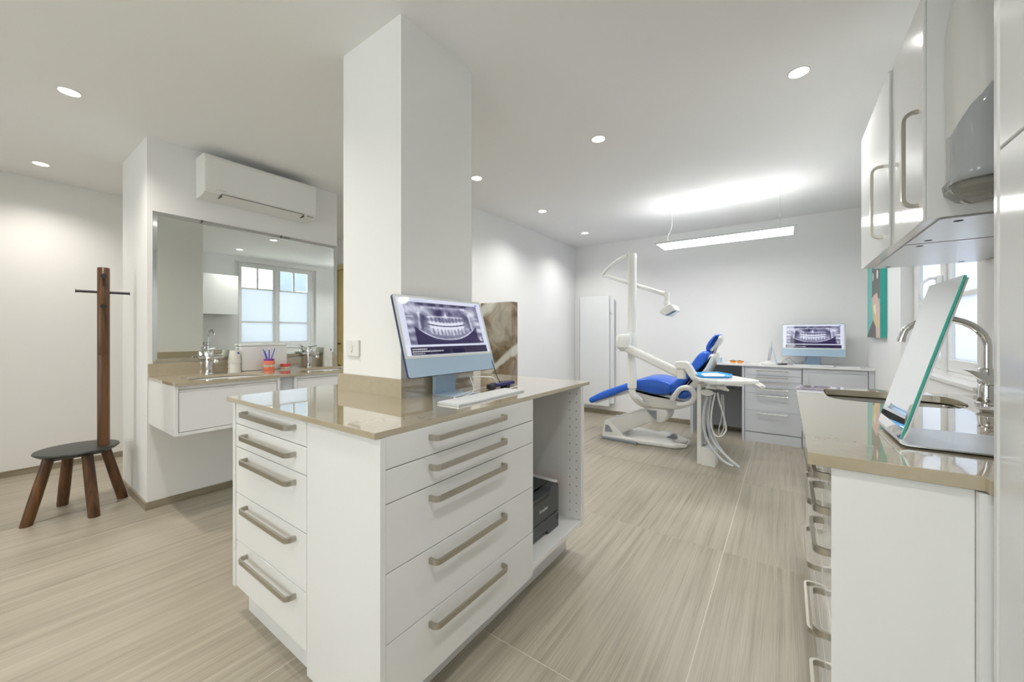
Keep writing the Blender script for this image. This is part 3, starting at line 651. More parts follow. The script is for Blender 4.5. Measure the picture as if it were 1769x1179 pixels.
link('box_body', prism(BM(), rrect(1.216, VT+.001, 1.549, VT+.195, .012), 'yz', -3.524, -3.462), 'plastic', wb, bevel=.004, seg=3)
link('box_lid', prism(BM(), rrect(1.212, VT+.196, 1.553, VT+.212, .006), 'yz', -3.5245, -3.459), 'plastic', wb, bevel=.004, seg=3)
# toothbrush holder shaped as teeth
def arch(bm, cx, cy, z0, z1, R, n=14, inner=.55):
    out = [(cx+R*math.cos(t), cy+R*math.sin(t)) for t in [math.radians(-115+230*k/n) for k in range(n+1)]]
    inn = [(cx+R*inner*math.cos(t), cy+R*inner*math.sin(t)) for t in [math.radians(115-230*k/n) for k in range(n+1)]]
    return prism(bm, out+inn, 'xy', z0, z1)
def teeth(bm, cx, cy, z0, z1, R, n=13):
    for k in range(n):
        t = math.radians(-100+200*k/(n-1)); x, y = cx+R*math.cos(t), cy+R*math.sin(t)
        lathe(bm, [(.0022, z0), (.0034, z0+(z1-z0)*.3), (.0034, z0+(z1-z0)*.7), (.0022, z1)], (x, y, 0), 7)
JX, JY = -3.40, 1.387
th = thing('toothbrush_holder', 'coral teeth-shaped holder with purple rim before the white box', 'holder', (JX, JY, VT))
bm = BM(); lathe(bm, [(.030, VT), (.031, VT+.004), (.030, VT+.020), (.026, VT+.022)], (JX, JY, 0), 24); link('lower_gum', bm, 'coral', th, smooth=50)
bm = BM(); teeth(bm, JX, JY, VT+.018, VT+.037, .026, 13); link('tooth_row', bm, 'tooth', th, smooth=60)
link('core', cyl(BM(), (JX, JY, VT+.02), .022, 0, .03, 20), 'coral', th, smooth=50)
bm = BM(); lathe(bm, [(.026, VT+.035), (.031, VT+.038), (.031, VT+.056), (.027, VT+.060)], (JX, JY, 0), 24); link('upper_gum', bm, 'coral', th, smooth=50)
link('rim', cyl(BM(), (JX, JY, VT+.060), .028, 0, .010, 24), 'purple', th, smooth=50)
for k, (nm, t) in enumerate((('leftmost', 3.6), ('second from left', 2.75), ('third from left', 4.6), ('third from right', 1.75), ('second from right', 5.9), ('rightmost', .75))):
    dx, dy = math.cos(t), math.sin(t); ln = .065+.006*(k % 3)
    tb = thing('toothbrush', nm+' of the blue toothbrushes in the coral teeth-shaped holder', 'toothbrush', (JX+dx*.014, JY+dy*.014, VT+.071), 'toothbrushes in holder')
    tb.location = (JX+dx*.014*1.3, JY+dy*.014*1.3, VT+.0705*1.3); p0 = Vector(tb.location); p1 = p0+Vector((dx*.020, dy*.024, ln))
    link('brush_handle', tube(BM(), [p0, p0.lerp(p1, .5), p1], [.0026, .0024, .0018], 8), 'brushblue', tb, smooth=50)
    link('bristles', beam(BM(), p1+Vector((.003, 0, -.012)), p1+Vector((.003, 0, .002)), .005, .005, up=(1, 0, 0)), 'paper', tb)
    tb.scale = (1.25,)*3
th.scale = (1.3,)*3
tm = thing('dental_model', 'small red gum model with ivory teeth beside the toothbrush holder', 'dental model', (-3.44, 1.528, VT))
bm = BM(); teeth(bm, -3.44, 1.528, VT, VT+.016, .026, 13); link('tooth_row', bm, 'tooth', tm, smooth=60)
link('gum', arch(BM(), -3.44, 1.528, VT+.014, VT+.032, .031), 'red', tm, bevel=.002); tm.scale = (1.2, 1.2, 1.35)

# ================================================================ COAT STAND BENCH
cs = thing('coat_stand_bench', 'dark walnut coat stand with black oval seat and four splayed legs', 'coat stand', (-3.9, .41, 0))
SX, SY, SZ = -3.9, .41, .43
link('seat', lathe(BM(), [(.165, SZ-.032), (.185, SZ-.020), (.200, SZ-.006), (.196, SZ+.001), (.18, SZ+.003)], (SX, SY, 0), 48), 'seat', cs, smooth=45)
link('seat_underframe', B(SX-.10, SY-.12, SZ-.045, SX+.10, SY+.12, SZ-.030), 'black', cs, bevel=.003)
for fx, fy in ((-3.851, .189), (-4.125, .361), (-3.694, .46), (-3.955, .634)):
    top = Vector((SX+(fx-SX)*.58, SY+(fy-SY)*.58, SZ-.030)); bot = Vector((fx, fy, 0)); d_ = (top-bot)
    bm = BM(); n = 16; R = []
    for z_, r_ in ((0, .029), (.15, .030), (SZ-.030, .028)):
        p = bot+d_*(z_/(SZ-.030)); R.append([bm.verts.new((p.x+r_*math.cos(2*PI*k/n), p.y+r_*math.sin(2*PI*k/n), z_)) for k in range(n)])
    for q in range(2):
        for k in range(n): bm.faces.new((R[q][k], R[q][(k+1) % n], R[q+1][(k+1) % n], R[q+1][k]))
    bm.faces.new(R[0][::-1]); bm.faces.new(R[-1]); link('leg', bm, 'walnut', cs, smooth=50)
PXX, PYY = -3.83, .52
po = link('post', lathe(BM(), [(.031, SZ+.003), (.031, 1.05), (.0305, 1.052), (.031, 1.054), (.031, 1.652), (.028, 1.655)], (PXX, PYY, 0), 24), 'walnut', cs, smooth=50)
fw = Vector((-_s, _c, 0)); rt = Vector((_c, _s, 0)); fwd = Vector((PXX, PYY, 0)).normalized(); sd = Vector((-fwd.y, fwd.x, 0))
for z in (1.592, 1.387):
    p = Vector((PXX, PYY, z)); bm = BM(); q1 = p-fwd*.028; q2 = p-fwd*.060
    tube(bm, [q1, q2], .009, 12); tube(bm, [q2-Vector((0, 0, 0)), q2-fwd*.006], .016, 16); link('peg', bm, 'black', cs, smooth=40)
bm = BM(); c_ = Vector((PXX, PYY, 1.486)); tube(bm, [c_+sd*.125, c_-sd*.125], .0085, 12); tube(bm, [c_+sd*.125, c_+sd*.129], .012, 12); tube(bm, [c_-sd*.125, c_-sd*.129], .012, 12)
link('cross_peg', bm, 'black', cs, smooth=40)

# ================================================================ CEILING SPOTS
def spot(x, y, label, warm, power=1.0):
    r = thing('ceiling_spot', label, 'ceiling light', (x, y, H), 'recessed ceiling spots')
    link('trim_ring', lathe(BM(), [(.050, H), (.050, H-.003), (.043, H-.004), (.043, H)], (x, y, 0), 28), 'lacquer_soft', r, smooth=40)
    link('lens', cyl(BM(), (x, y, H-.0035), .042, -.001, .0025, 28), 'lens', r)
    ld = bpy.data.lights.new('spot_light', 'SPOT'); ld.energy = K_SPOT*power*4; ld.spot_size = math.radians(140); ld.spot_blend = 1; ld.shadow_soft_size = .045
    ld.color = warm; lo = bpy.data.objects.new('spot_light', ld); COL.objects.link(lo); lo.parent = r; lo.location = (0, 0, -.012)
WARM = (1, .94, .86); COOL = (1, .99, .96)
for x, y, lb, cl in ((-4.81, .31, 'round recessed ceiling spot above the coat stand, furthest left', WARM), (-3.25, .31, 'round recessed ceiling spot left of the air conditioner, near the frame corner', WARM),
        (-2.18, 2.53, 'round recessed ceiling spot right beside the pillar, on the corridor side', COOL), (-2.18, 3.63, 'round recessed ceiling spot above the inner left wall, between two others', COOL), (-2.19, 4.75, 'round recessed ceiling spot nearest the far corner', COOL),
        (-1.056, 2.51, 'round recessed ceiling spot between the pillar and the hanging panel light', COOL), (.054, 2.47, 'round recessed ceiling spot nearest the wall cabinets', COOL),
        (-2.15, .31, 'added unseen ceiling spot out of frame above the island corner', WARM), (-1.05, -.6, 'added unseen fill spot behind the camera position', WARM), (.02, .25, 'added unseen fill spot by the tall gloss cabinet, brightening the counter end', COOL),  # spots out of view, added for light; the last brightens the counter end
        (-.05, -1.6, 'added unseen fill spot at the rear right of the room', COOL), (-3.25, -1.4, 'added unseen fill spot at the rear left of the room', WARM), (-4.81, -1.4, 'added unseen fill spot in the rear left corner', WARM), (-4.7, 2.0, 'recessed ceiling spot over the corridor behind the vanity wall', WARM)):  # rear spots are unseen, added for light behind the camera
    spot(x, y, lb, cl)
# pendant panel
pl = thing('pendant_panel_light', 'long slim white panel light hanging on two wires over the dental chair', 'pendant light', (-.515, 4.29, 2.13))
X0, X1, Y0, Y1, ZP = -1.115, .085, 4.11, 4.47, 2.13
bm = BM(); box(bm, X0, Y0, ZP, X1, Y0+.018, ZP+.014); box(bm, X0, Y1-.018, ZP, X1, Y1, ZP+.014); box(bm, X0, Y0+.018, ZP, X0+.018, Y1-.018, ZP+.014); box(bm, X1-.03, Y0+.018, ZP, X1, Y1-.018, ZP+.014)
link('panel_frame', bm, 'alu', pl)
link('diffuser', B(X0+.018, Y0+.018, ZP+.002, X1-.03, Y1-.018, ZP+.006), 'panel_glow', pl); link('upper_diffuser', B(X0+.06, Y0+.05, ZP+.0065, X1-.06, Y1-.05, ZP+.012), 'panel_up', pl)
for x in (-1.01, -.043):
    wr = link('wire', tube(BM(), [(x, 4.33, ZP+.014), (x, 4.33, H)], .0012, 6), 'alu', pl); link('wire_grip', cyl(BM(), (x, 4.33, ZP+.15), .004, 0, .03, 10), 'alu', wr); link('ceiling_mount', cyl(BM(), (x, 4.33, H-.008), .009, 0, .008, 12), 'plastic', wr)
link('power_cable', tube(BM(), spline([(-.98, 4.30, H), (-.985, 4.31, 2.35), (-1.01, 4.33, 2.30), (-1.03, 4.32, 2.22), (-.99, 4.30, ZP+.014)], 6), .0022, 6), 'paper', pl, smooth=60)

# ================================================================ BACK WALL: radiator, desk
ra = thing('panel_radiator', 'tall flat white panel radiator on the far wall left of the dental chair', 'radiator', (-2.35, 5.45, .15))
link('front_plate', B(-2.575, 5.405, .13, -2.11, 5.43, 1.76), 'chalk', ra, bevel=.004); link('back_plate', B(-2.54, 5.44, .17, -2.05, 5.47, 1.71), 'chalk', ra, bevel=.003)
link('valve', tube(BM(), [(-2.095, 5.42, 1.5), (-2.08, 5.42, 1.5)], .012, 12), 'chrome', ra)
link('bracket', B(-2.5, 5.43, .6, -2.2, 5.498, .64), 'chalk', ra)
DZ, DY = .86, 5.05
dt = link('desk_counter', B(-.945, DY-.015, DZ-.022, .698, 5.498, DZ), 'desktop', bevel=.002); tag(dt, 'long white desk top along the far wall', 'counter')
dk = thing('open_desk', 'grey open desk bay with a shelf behind the hanging hoses', 'desk', (-.66, 5.25, 0))
link('left_panel', B(-.945, DY, 0, -.915, 5.49, DZ-.022), 'deskgrey', dk); link('right_panel', B(-.405, DY, 0, -.382, 5.49, DZ-.022), 'deskgrey', dk)
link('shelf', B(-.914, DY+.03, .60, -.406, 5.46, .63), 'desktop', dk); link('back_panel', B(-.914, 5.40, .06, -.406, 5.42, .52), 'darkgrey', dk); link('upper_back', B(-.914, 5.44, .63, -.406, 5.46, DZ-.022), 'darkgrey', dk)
du = thing('desk_drawer_unit', 'pale grey six-drawer pedestal under the far desk', 'drawer unit', (-.12, 5.27, 0))
link('carcass', B(-.380, DY+.02, .10, .137, 5.49, DZ-.024), 'deskgrey', du); link('plinth', B(-.378, DY+.004, 0, .135, 5.47, .10), 'deskgrey', du)
link('top_rail', B(-.378, DY, .818, .135, DY+.019, .836), 'deskgrey', du)
zz = [.815, .741, .675, .609, .5425, .348, .111]
for k in range(6):
    z1, z0 = zz[k], zz[k+1]
    d = link('drawer', B(-.377, DY, z0+.002, .134, DY+.018, z1), 'deskgrey', du, bevel=.001)
    hz = z1-.021; bm = BM(); box(bm, -.27, DY-.034, hz-.005, .02, DY-.024, hz+.005); box(bm, -.262, DY-.024, hz-.003, -.256, DY, hz+.003); box(bm, .006, DY-.024, hz-.003, .012, DY, hz+.003)
    link('handle', bm, 'chrome', d, bevel=.001)
dc = thing('desk_cupboard', 'pale grey cupboard with one door at the right end of the far desk', 'cabinet', (.4, 5.27, 0))
link('carcass', B(.141, DY+.02, 0, .652, 5.49, DZ-.024), 'deskgrey', dc); link('top_rail', B(.143, DY, .80, .650, DY+.019, .832), 'deskgrey', dc)
d = link('door', B(.143, DY, .03, .650, DY+.018, .797), 'deskgrey', dc, bevel=.001)
bm = BM(); box(bm, .178, DY-.030, .60, .186, DY-.022, .77); box(bm, .179, DY-.024, .612, .185, DY, .618); box(bm, .179, DY-.024, .752, .185, DY, .758); link('handle', bm, 'alu', d)
link('end_filler', B(.655, DY, 0, .698, 5.49, DZ-.024), 'deskgrey', dc)
# things on the desk
gl = thing('protective_glasses', 'orange-lensed protective glasses on the far white desk', 'glasses', (-.46, 5.12, DZ))
for s_ in (-1, 1):
    cx = -.462+s_*.034; link('lens', prism(BM(), [(cx-.028, DZ+.012), (cx-.024, DZ+.004), (cx+.022, DZ+.003), (cx+.030, DZ+.014), (cx+.029, DZ+.030), (cx-.028, DZ+.031)], 'xz', 5.085, 5.088), 'orange', gl, bevel=.001)
    link('temple', tube(BM(), spline([(-.462+s_*.066, 5.088, DZ+.028), (-.462+s_*.07, 5.14, DZ+.026), (-.462+s_*.06, 5.20, DZ+.010)], 5), .0025, 8), 'orange', gl, smooth=60)
link('brow_bar', tube(BM(), spline([(-.53, 5.087, DZ+.026), (-.49, 5.083, DZ+.034), (-.462, 5.084, DZ+.026), (-.434, 5.083, DZ+.034), (-.394, 5.087, DZ+.026)], 5), .003, 8), 'brown', gl, smooth=60)
bx_ = thing('glove_box', 'translucent pale blue box at the left end of the far desk', 'box', (-.72, 5.2, DZ)); link('box_base', B(-.80, 5.12, DZ+.0005, -.63, 5.28, DZ+.036), 'paleblue', bx_, bevel=.004); link('box_lid', B(-.803, 5.117, DZ+.037, -.627, 5.283, DZ+.048), 'paleblue', bx_, bevel=.003)
hp = thing('handpiece_stand', 'upright steel dental handpiece on a white base on the far desk', 'handpiece', (-.16, 5.16, DZ))
link('base', prism(BM(), rrect(-.225, 5.10, -.085, 5.20, .02), 'xy', DZ, DZ+.022), 'plastic', hp, bevel=.005, seg=3)
link('cradle', lathe(BM(), [(.034, DZ+.022), (.028, DZ+.035), (.02, DZ+.04)], (-.155, 5.15, 0), 20), 'plastic', hp, smooth=45)
link('handpiece', tube(BM(), [(-.155, 5.15, DZ+.035), (-.150, 5.15, DZ+.09), (-.137, 5.15, DZ+.17), (-.134, 5.15, DZ+.19), (-.130, 5.15, DZ+.225)], [.014, .013, .016, .007, .004], 16), 'alu', hp, smooth=50)
link('needle', tube(BM(), [(-.130, 5.15, DZ+.225), (-.128, 5.15, DZ+.262)], .0015, 8), 'steel', hp); link('side_tip', tube(BM(), [(-.085, 5.15, DZ+.02), (-.105, 5.15, DZ+.12), (-.12, 5.15, DZ+.20)], [.006, .004, .002], 10), 'paleblue', hp, smooth=50)
pn = thing('key_ring', 'small dark tangle of keys beside the handpiece stand', 'keys', (-.04, 5.15, DZ)); link('key', prism(BM(), rrect(-.075, 5.13, .0, 5.155, .008), 'xy', DZ, DZ+.012), 'black', pn); link('key', prism(BM(), rrect(-.05, 5.158, .012, 5.175, .006), 'xy', DZ, DZ+.016), 'brown', pn)
cb = link('grey_cable', tube(BM(), spline([(.19, 5.36, .94), (.17, 5.34, .90), (.12, 5.33, .875), (.02, 5.30, .866), (-.03, 5.28, .866), (-.02, 5.27, .90), (.03, 5.27, .93), (.06, 5.28, .90), (.10, 5.28, .866)], 7), .0025, 8), 'greyplastic', smooth=60); tag(cb, 'thin grey cable curling left of the far computer stand', 'cable')
ppr = link('paper_sheet', B(.42, 5.08, DZ, .60, 5.17, DZ+.002), 'paper'); tag(ppr, 'white paper sheet lying right of the far keyboard', 'paper')

# painting
pt = thing('painting', 'teal canvas painting of a grey figure with yellow brush on right wall', 'painting', (.68, 4.8, 1.15))
PY0, PY1, PZ0, PZ1 = 4.50, 5.16, 1.165, 2.02
link('canvas', B(.66, PY0, PZ0, .698, PY1, PZ1), 'teal', pt); link('canvas_edge', B(.660, PY0-.002, PZ0, .698, PY0, PZ1), 'tealdark', pt)
def patch(name, pts, m, x): return link(name, prism(BM(), pts, 'yz', x, x+.003), m, pt)
U = lambda u, v: (PY1-(PY1-PY0)*u, PZ0+v)          # u from far edge to near edge
patch('painted_figure', [U(.42, .85), U(.93, .85), U(.96, .34), U(.40, .37)], 'paint_grey', .6570)
patch('painted_band', [U(.97, .85), U(1, .85), U(1, 0), U(.97, 0)], 'tealdark', .6575)
patch('painted_shoulder', [U(.02, .0), U(.80, .0), U(.80, .12), U(.52, .17), U(.20, .07)], 'paint_grey', .6565)
patch('painted_face', [U(.42, .37), U(.60, .39), U(.78, .40), U(.96, .26), U(.98, .0), U(.72, .0), U(.70, .10), U(.52, .16), U(.46, .26)], 'paint_pink', .6560)
patch('painted_teeth', [U(.55, .29), U(.72, .31), U(.70, .20), U(.60, .18)], 'paint_white', .6550)
for u in (.50, .80): patch('painted_eye', [(U(u, .56)[0]+.036*math.cos(t)*(1 if u > .6 else .6), U(u, .56)[1]+.04*math.sin(t)) for t in [2*PI*k/16 for k in range(16)]], 'paint_white', .6555)
patch('painted_brush', [U(.42, .30), U(.48, .31), U(.86, .10), U(.80, .09)], 'paint_yellow', .6545)

# ================================================================ RIGHT COUNTER
outer = [(.04, 1.107), (.306, 1.107), (.306, 1.088), (.698, 1.088), (.698, 2.54), (.04, 2.54)]
hole = spline([(.15, 2.40, 0), (.145, 2.20, 0), (.165, 2.09, 0), (.26, 2.045, 0), (.40, 2.035, 0), (.51, 2.07, 0), (.56, 2.18, 0), (.565, 2.36, 0), (.52, 2.425, 0), (.36, 2.435, 0), (.19, 2.43, 0)], 4, closed=True)
hole = [(p.x, p.y) for p in hole]
cw = link('counter_worktop', slab(BM(), outer, [hole], WT-.028, WT), 'stone', bevel=.0012); tag(cw, 'polished beige stone worktop with steel sink below the window', 'worktop')
sk = thing('steel_sink', 'brushed steel sink bowl set under the beige counter', 'sink', (.35, 2.24, WT-.17))
bm = BM(); cxm, cym = .355, 2.24; R = []
for s_, z in ((1.03, WT-.0285), (1.0, WT-.04), (.97, WT-.14), (.86, WT-.165), (.12, WT-.17)): R.append([bm.verts.new((cxm+(p[0]-cxm)*s_, cym+(p[1]-cym)*s_, z)) for p in hole])
n = len(hole)
for q in range(len(R)-1):
    for k in range(n): bm.faces.new((R[q][k], R[q][(k+1) % n], R[q+1][(k+1) % n], R[q+1][k]))
bm.faces.new(R[-1]); o = link('bowl', bm, 'steel', sk, smooth=50); md = o.modifiers.new('t', 'SOLIDIFY'); md.thickness = .003; md.offset = 1
link('drain', lathe(BM(), [(.035, WT-.170), (.033, WT-.166), (.01, WT-.168)], (cxm, cym, 0), 24), 'chrome', sk, smooth=45)
# mixer tap
mt = thing('mixer_tap', 'tall arched chrome kitchen tap beside the sink', 'tap', (.622, 2.233, WT))
fx, fy = .622, 2.233
link('body', lathe(BM(), [(.034, WT), (.034, WT+.006), (.026, WT+.012), (.026, WT+.055), (.023, WT+.075), (.020, WT+.078), (.025, WT+.084), (.025, WT+.135), (.021, WT+.14)], (fx, fy, 0), 28), 'chrome', mt, smooth=35)
sp = [(fx, fy, WT+.14), (fx, fy, WT+.21)]+[(fx-.122+.122*math.cos(math.radians(a_)), fy, WT+.225+.105*math.sin(math.radians(a_))) for a_ in range(0, 151, 12)]
q = Vector(sp[-1]); sp += [q+Vector((-.006, 0, -.018)), q+Vector((-.010, 0, -.036))]
link('spout', tube(BM(), sp, .0125, 18), 'chrome', mt, smooth=60); link('aerator', tube(BM(), [q+Vector((-.010, 0, -.034)), q+Vector((-.013, 0, -.050))], .0145, 18), 'chrome', mt, smooth=50)
link('lever', prism(BM(), [(fx+.02, WT+.085), (fx-.02, WT+.082), (fx-.075, WT+.128), (fx-.085, WT+.137), (fx-.060, WT+.134), (fx+.01, WT+.105)], 'xz', fy-.10, fy-.072), 'chrome', mt, bevel=.004)
bm = BM(); tube(bm, [(fx, fy-.02, WT+.10), (fx, fy-.09, WT+.10)], .012, 14); link('lever_stem', bm, 'chrome', mt, smooth=50)
sd_ = thing('soap_dish', 'small white soap dish at the foot of the chrome kitchen tap', 'dish', (.62, 1.98, WT)); link('dish', lathe(BM(), [(.045, WT), (.062, WT+.012), (.058, WT+.014), (.04, WT+.005), (.01, WT+.004)], (.600, 2.03, 0), 28, sy=.7), 'desktop', sd_, smooth=40)
link('soap', lathe(BM(), [(.02, WT+.005), (.03, WT+.012), (.02, WT+.020)], (.600, 2.03, 0), 18, sy=.7), 'paper', sd_, smooth=50)
# leaning cosmetic mirror: bent sheet base + glass
cm = thing('table_mirror', 'slanted table mirror with green glass edge on a bent white sheet base', 'mirror', (.30, 1.40, WT))
A0 = Vector(atZ(1519.2, 731, WT+.012)); A1 = Vector(atZ(1556.5, 768.6, WT+.006))
wd = (A1-A0); wl = wd.length; wd.z = 0; wd.normalize(); nr = Vector((wd.y, -wd.x, 0)); nr = nr if nr.x > 0 else -nr; nr = (nr).normalized()
# side profile in (n, z): base runs to +n, panel rises and leans to +n
def solve_lean():
    best = None
    for k in range(20, 80):
        for l in range(20, 60):
            a_ = math.radians(k); Lp = l*.01; P = A1+nr*(Lp*math.cos(a_))+Vector((0, 0, Lp*math.sin(a_)))
            dep = -_s*P.x+_c*P.y; px = 884.5+663.4*(_c*P.x+_s*P.y)/dep; py = 577-663.4*(P.z-1.2)/dep; e = (px-1674)**2+(py-471)**2
            if best is None or e < best[0]: best = (e, a_, Lp)
    return best
_, LA, LL = solve_lean(); print('LEAN', math.degrees(LA), LL, wl, _, A0, A1, nr)
ux = nr*math.cos(LA)+Vector((0, 0, math.sin(LA))); un = -nr*math.sin(LA)+Vector((0, 0, math.cos(LA)))
O = Vector((A1.x, A1.y, WT+.004)); W2 = wl*1.0
def ext(name, prof, w0, w1, m, **k):
    bm = BM(); a = [bm.verts.new(p+(-wd)*w0) for p in prof]; b = [bm.verts.new(p+(-wd)*w1) for p in prof]; n_ = len(prof)
    bm.faces.new(a); bm.faces.new(b[::-1])
    for i in range(n_): bm.faces.new((a[i], a[(i+1) % n_], b[(i+1) % n_], b[i]))
    return link(name, bm, m, cm, **k)
# bent sheet (rounded bend)
t_ = .0035; prof_o = []
bend = spline([O+nr*.26, O+nr*.10, O+nr*.035, O+nr*.008+Vector((0, 0, .001)), O+Vector((-.003, 0, 0)).x*nr+Vector((0, 0, .010)), O+ux*.035, O+ux*.12, O+ux*(LL-.004)], 5)
off = []
for i, p in enumerate(bend):
    t = (bend[min(i+1, len(bend)-1)]-bend[max(i-1, 0)]).normalized(); nn = t.cross(wd).normalized()
    off.append(p+nn*t_)
if (off[0]-bend[0]).z < 0: off = [2*b_-o_ for b_, o_ in zip(bend, off)]
bm = BM(); rows = []
for S in (bend, off):
    for w_ in (0, W2): rows.append([bm.verts.new(p-wd*w_) for p in S])
n_ = len(bend)
for i in range(n_-1):
    bm.faces.new((rows[0][i], rows[0][i+1], rows[1][i+1], rows[1][i])); bm.faces.new((rows[2][i], rows[2][i+1], rows[3][i+1], rows[3][i]))
    bm.faces.new((rows[0][i], rows[0][i+1], rows[2][i+1], rows[2][i])); bm.faces.new((rows[1][i], rows[1][i+1], rows[3][i+1], rows[3][i]))
for i in (0, n_-1): bm.faces.new((rows[0][i], rows[1][i], rows[3][i], rows[2][i]))
link('bent_base', bm, 'alu', cm, smooth=35)
g0 = O+ux*.012+un*.0005; th_ = -1
nn = un if un.dot(-nr) > 0 else -un
glass = [O+ux*.014+nn*.0008, O+ux*LL+nn*.0008, O+ux*LL+nn*.0060, O+ux*.014+nn*.0060]
ext('glass_sheet', glass, 0, W2, 'glassgreen'); 
mf = [O+ux*.0145+nn*.0061, O+ux*(LL-.0005)+nn*.0061, O+ux*(LL-.0005)+nn*.0065, O+ux*.0145+nn*.0065]
ext('mirror_face', mf, .001, W2-.001, 'mirror2')
# base units of the counter
def counter_unit(label, y0, y1, hy0, hy1, name='drawer_unit', cat='drawer unit'):
    r = thing(name, label, cat, (.38, (y0+y1)/2, 0))
    link('carcass', B(.096, y0, .12, .695, y1, WT-.03) if name == 'drawer_unit' else B(.096, y0, .12, .695, y1, .74), 'lacquer', r); link('plinth', B(.13, y0, 0, .69, y1, .118), 'lacquer_soft', r)
    return r
u1 = counter_unit('narrow white counter drawer unit with five drawers beside the near end panel', 1.136, 1.415, 0, 0)
for z1, z0 in ZL: drawer_x(u1, 1.138, 1.413, z0, z1-.012 if z1 > .9 else z1, .085, 1.155, 1.355, -1, proj=.033, band=.016)
u2 = counter_unit('second white counter drawer unit, between narrow unit and sink cupboard', 1.417, 1.835, 0, 0)
for z1, z0 in ZL: drawer_x(u2, 1.419, 1.833, z0, z1-.012 if z1 > .9 else z1, .085, 1.475, 1.765, -1, proj=.033, band=.016)
u3 = counter_unit('white sink cupboard with two doors under the steel sink', 1.837, 2.52, 0, 0, 'sink_cupboard', 'cabinet')
for a, b in ((1.839, 2.177), (2.180, 2.518)): link('door', B(.085, a, .128, .095, b, .895), 'lacquer', u3, bevel=.001)
link('side_rail', B(.096, 2.505, .74, .695, 2.52, WT-.03), 'lacquer', u3)
ep = link('end_panel', B(.083, 1.118, 0, .296, 1.135, WT-.031), 'lacquer'); tag(ep, 'tall plain white end panel closing the near end of the right counter', 'panel')
ep = link('end_panel', B(.2965, 1.100, 0, .695, 1.117, WT-.031), 'lacquer'); tag(ep, 'white filler panel between counter end panel and tall gloss cabinet', 'panel')
# tall cabinet
tc_ = thing('tall_cabinet', 'tall white gloss cabinet at the right edge of the view', 'cabinet', (.5, .35, 0))
link('carcass', B(.330, -.40, .02, .695, 1.064, 2.44), 'lacquer', tc_); link('side_panel', B(.309, 1.066, 0, .695, 1.084, 2.46), 'lacquer', tc_, bevel=.003)
for a, b in ((.52, 1.063), (-.03, .518), (-.40, -.032)):
    link('upper_door', B(.310, a, 1.531, .329, b, 2.44), 'lacquer', tc_, bevel=.003); link('lower_door', B(.310, a, .02, .329, b, 1.528), 'lacquer', tc_, bevel=.003)
# wall cabinets
UZ0, UZ1 = 1.515, 2.15
def wallcab(label, y0, y1, hy, xf_):
    r = thing('wall_cabinet', label, 'cabinet', (.5, (y0+y1)/2, UZ0), 'gloss wall cabinets')
    link('carcass', B(xf_+.0072, y0, UZ0+.004, .697, y1, UZ1), 'lacquer', r, bevel=.001)
    d = link('door', B(xf_, y0, UZ0, xf_+.007, y1-.002, UZ1), 'lacquer', r, bevel=.002)
    link('handle', ubar(BM(), (xf_, hy, 1.565), (xf_, hy, 1.845), (-1, 0, 0), .036, .012, .009, .028), 'nickel', d, smooth=40)
    link('underside_panel', B(.345, y0+.006, UZ0-.001, .69, y1-.006, UZ0+.003), 'alu', r)
    for k in ((.39, y0+.05), (.39, y1-.05), (.62, y1-.05)): link('screw_cap', cyl(BM(), (k[0], k[1], UZ0-.0015), .010, 0, .0008, 14), 'dark', r)
    return r
wallcab('near white gloss wall cabinet with towel dispenser on its side', 1.538, 1.915, 1.580, .311)
wallcab('far white gloss wall cabinet above the sink, next to the painting', 1.917, 2.54, 2.02, .302)
# towel dispenser
td = thing('paper_towel_dispenser', 'white and smoked plastic dispenser on the wall cabinet side, cut by tall cabinet', 'dispenser', (.50, 1.5, 1.56))
DX0, DX1, DYY = .352, .650, 1.536
def shell(z0, z1, y_out, inset=0):
    pts = [(DX0+inset, DYY), (DX0+inset, y_out+.05)]+arc(DX0+inset+.05, y_out+.05, .05, 180, 270, 6)+arc(DX1-inset-.05, y_out+.05, .05, 270, 360, 6)+[(DX1-inset, DYY)]
    return pts
bm = BM(); lv = [(1.60, 1.435, 0), (1.70, 1.425, 0), (1.85, 1.42, 0), (2.0, 1.43, 0), (2.08, 1.445, .01), (2.13, 1.47, .03)]; rings = []
for z, yo, ins in lv: rings.append([bm.verts.new((p[0], p[1], z)) for p in shell(0, 0, yo, ins)])
for q in range(len(rings)-1):
    k_ = len(rings[0])
    for k in range(k_): bm.faces.new((rings[q][k], rings[q][(k+1) % k_], rings[q+1][(k+1) % k_], rings[q+1][k]))
bm.faces.new(rings[0][::-1]); bm.faces.new(rings[-1]); link('cover', bm, 'plastic', td, smooth=50)
# smoked window: a curved sheet just proud of the cover, its top edge rising to the right
bm = BM(); cols = []
path = [(DX0+.006, DYY-.004)]+shell(0, 0, 1.424)[1:-1]+[(DX1, DYY-.004)]
for p in path:
    u = (p[0]-DX0)/(DX1-DX0); top = 1.71+.25*min(1, (max(0, u)/.55))**.8
    if u > .55: top = 1.96-.05*(u-.55)
    cols.append([bm.verts.new((p[0]+(.006 if u > .9 else -.006 if u < .1 else 0), p[1]-.006, 1.585+(top-1.585)*k/8)) for k in range(9)])
for i in range(len(cols)-1):
    for k in range(8): bm.faces.new((cols[i][k], cols[i+1][k], cols[i+1][k+1], cols[i][k+1]))
o = link('smoked_window', bm, 'smoke', td, smooth=60); md = o.modifiers.new('t', 'SOLIDIFY'); md.thickness = .002
bm = BM(); rings = []
for z, yo, ins in ((1.545, 1.50, .05), (1.552, 1.46, .02), (1.575, 1.43, -.002), (1.598, 1.422, -.006)): rings.append([bm.verts.new((p[0], p[1], z)) for p in shell(0, 0, yo, ins)])
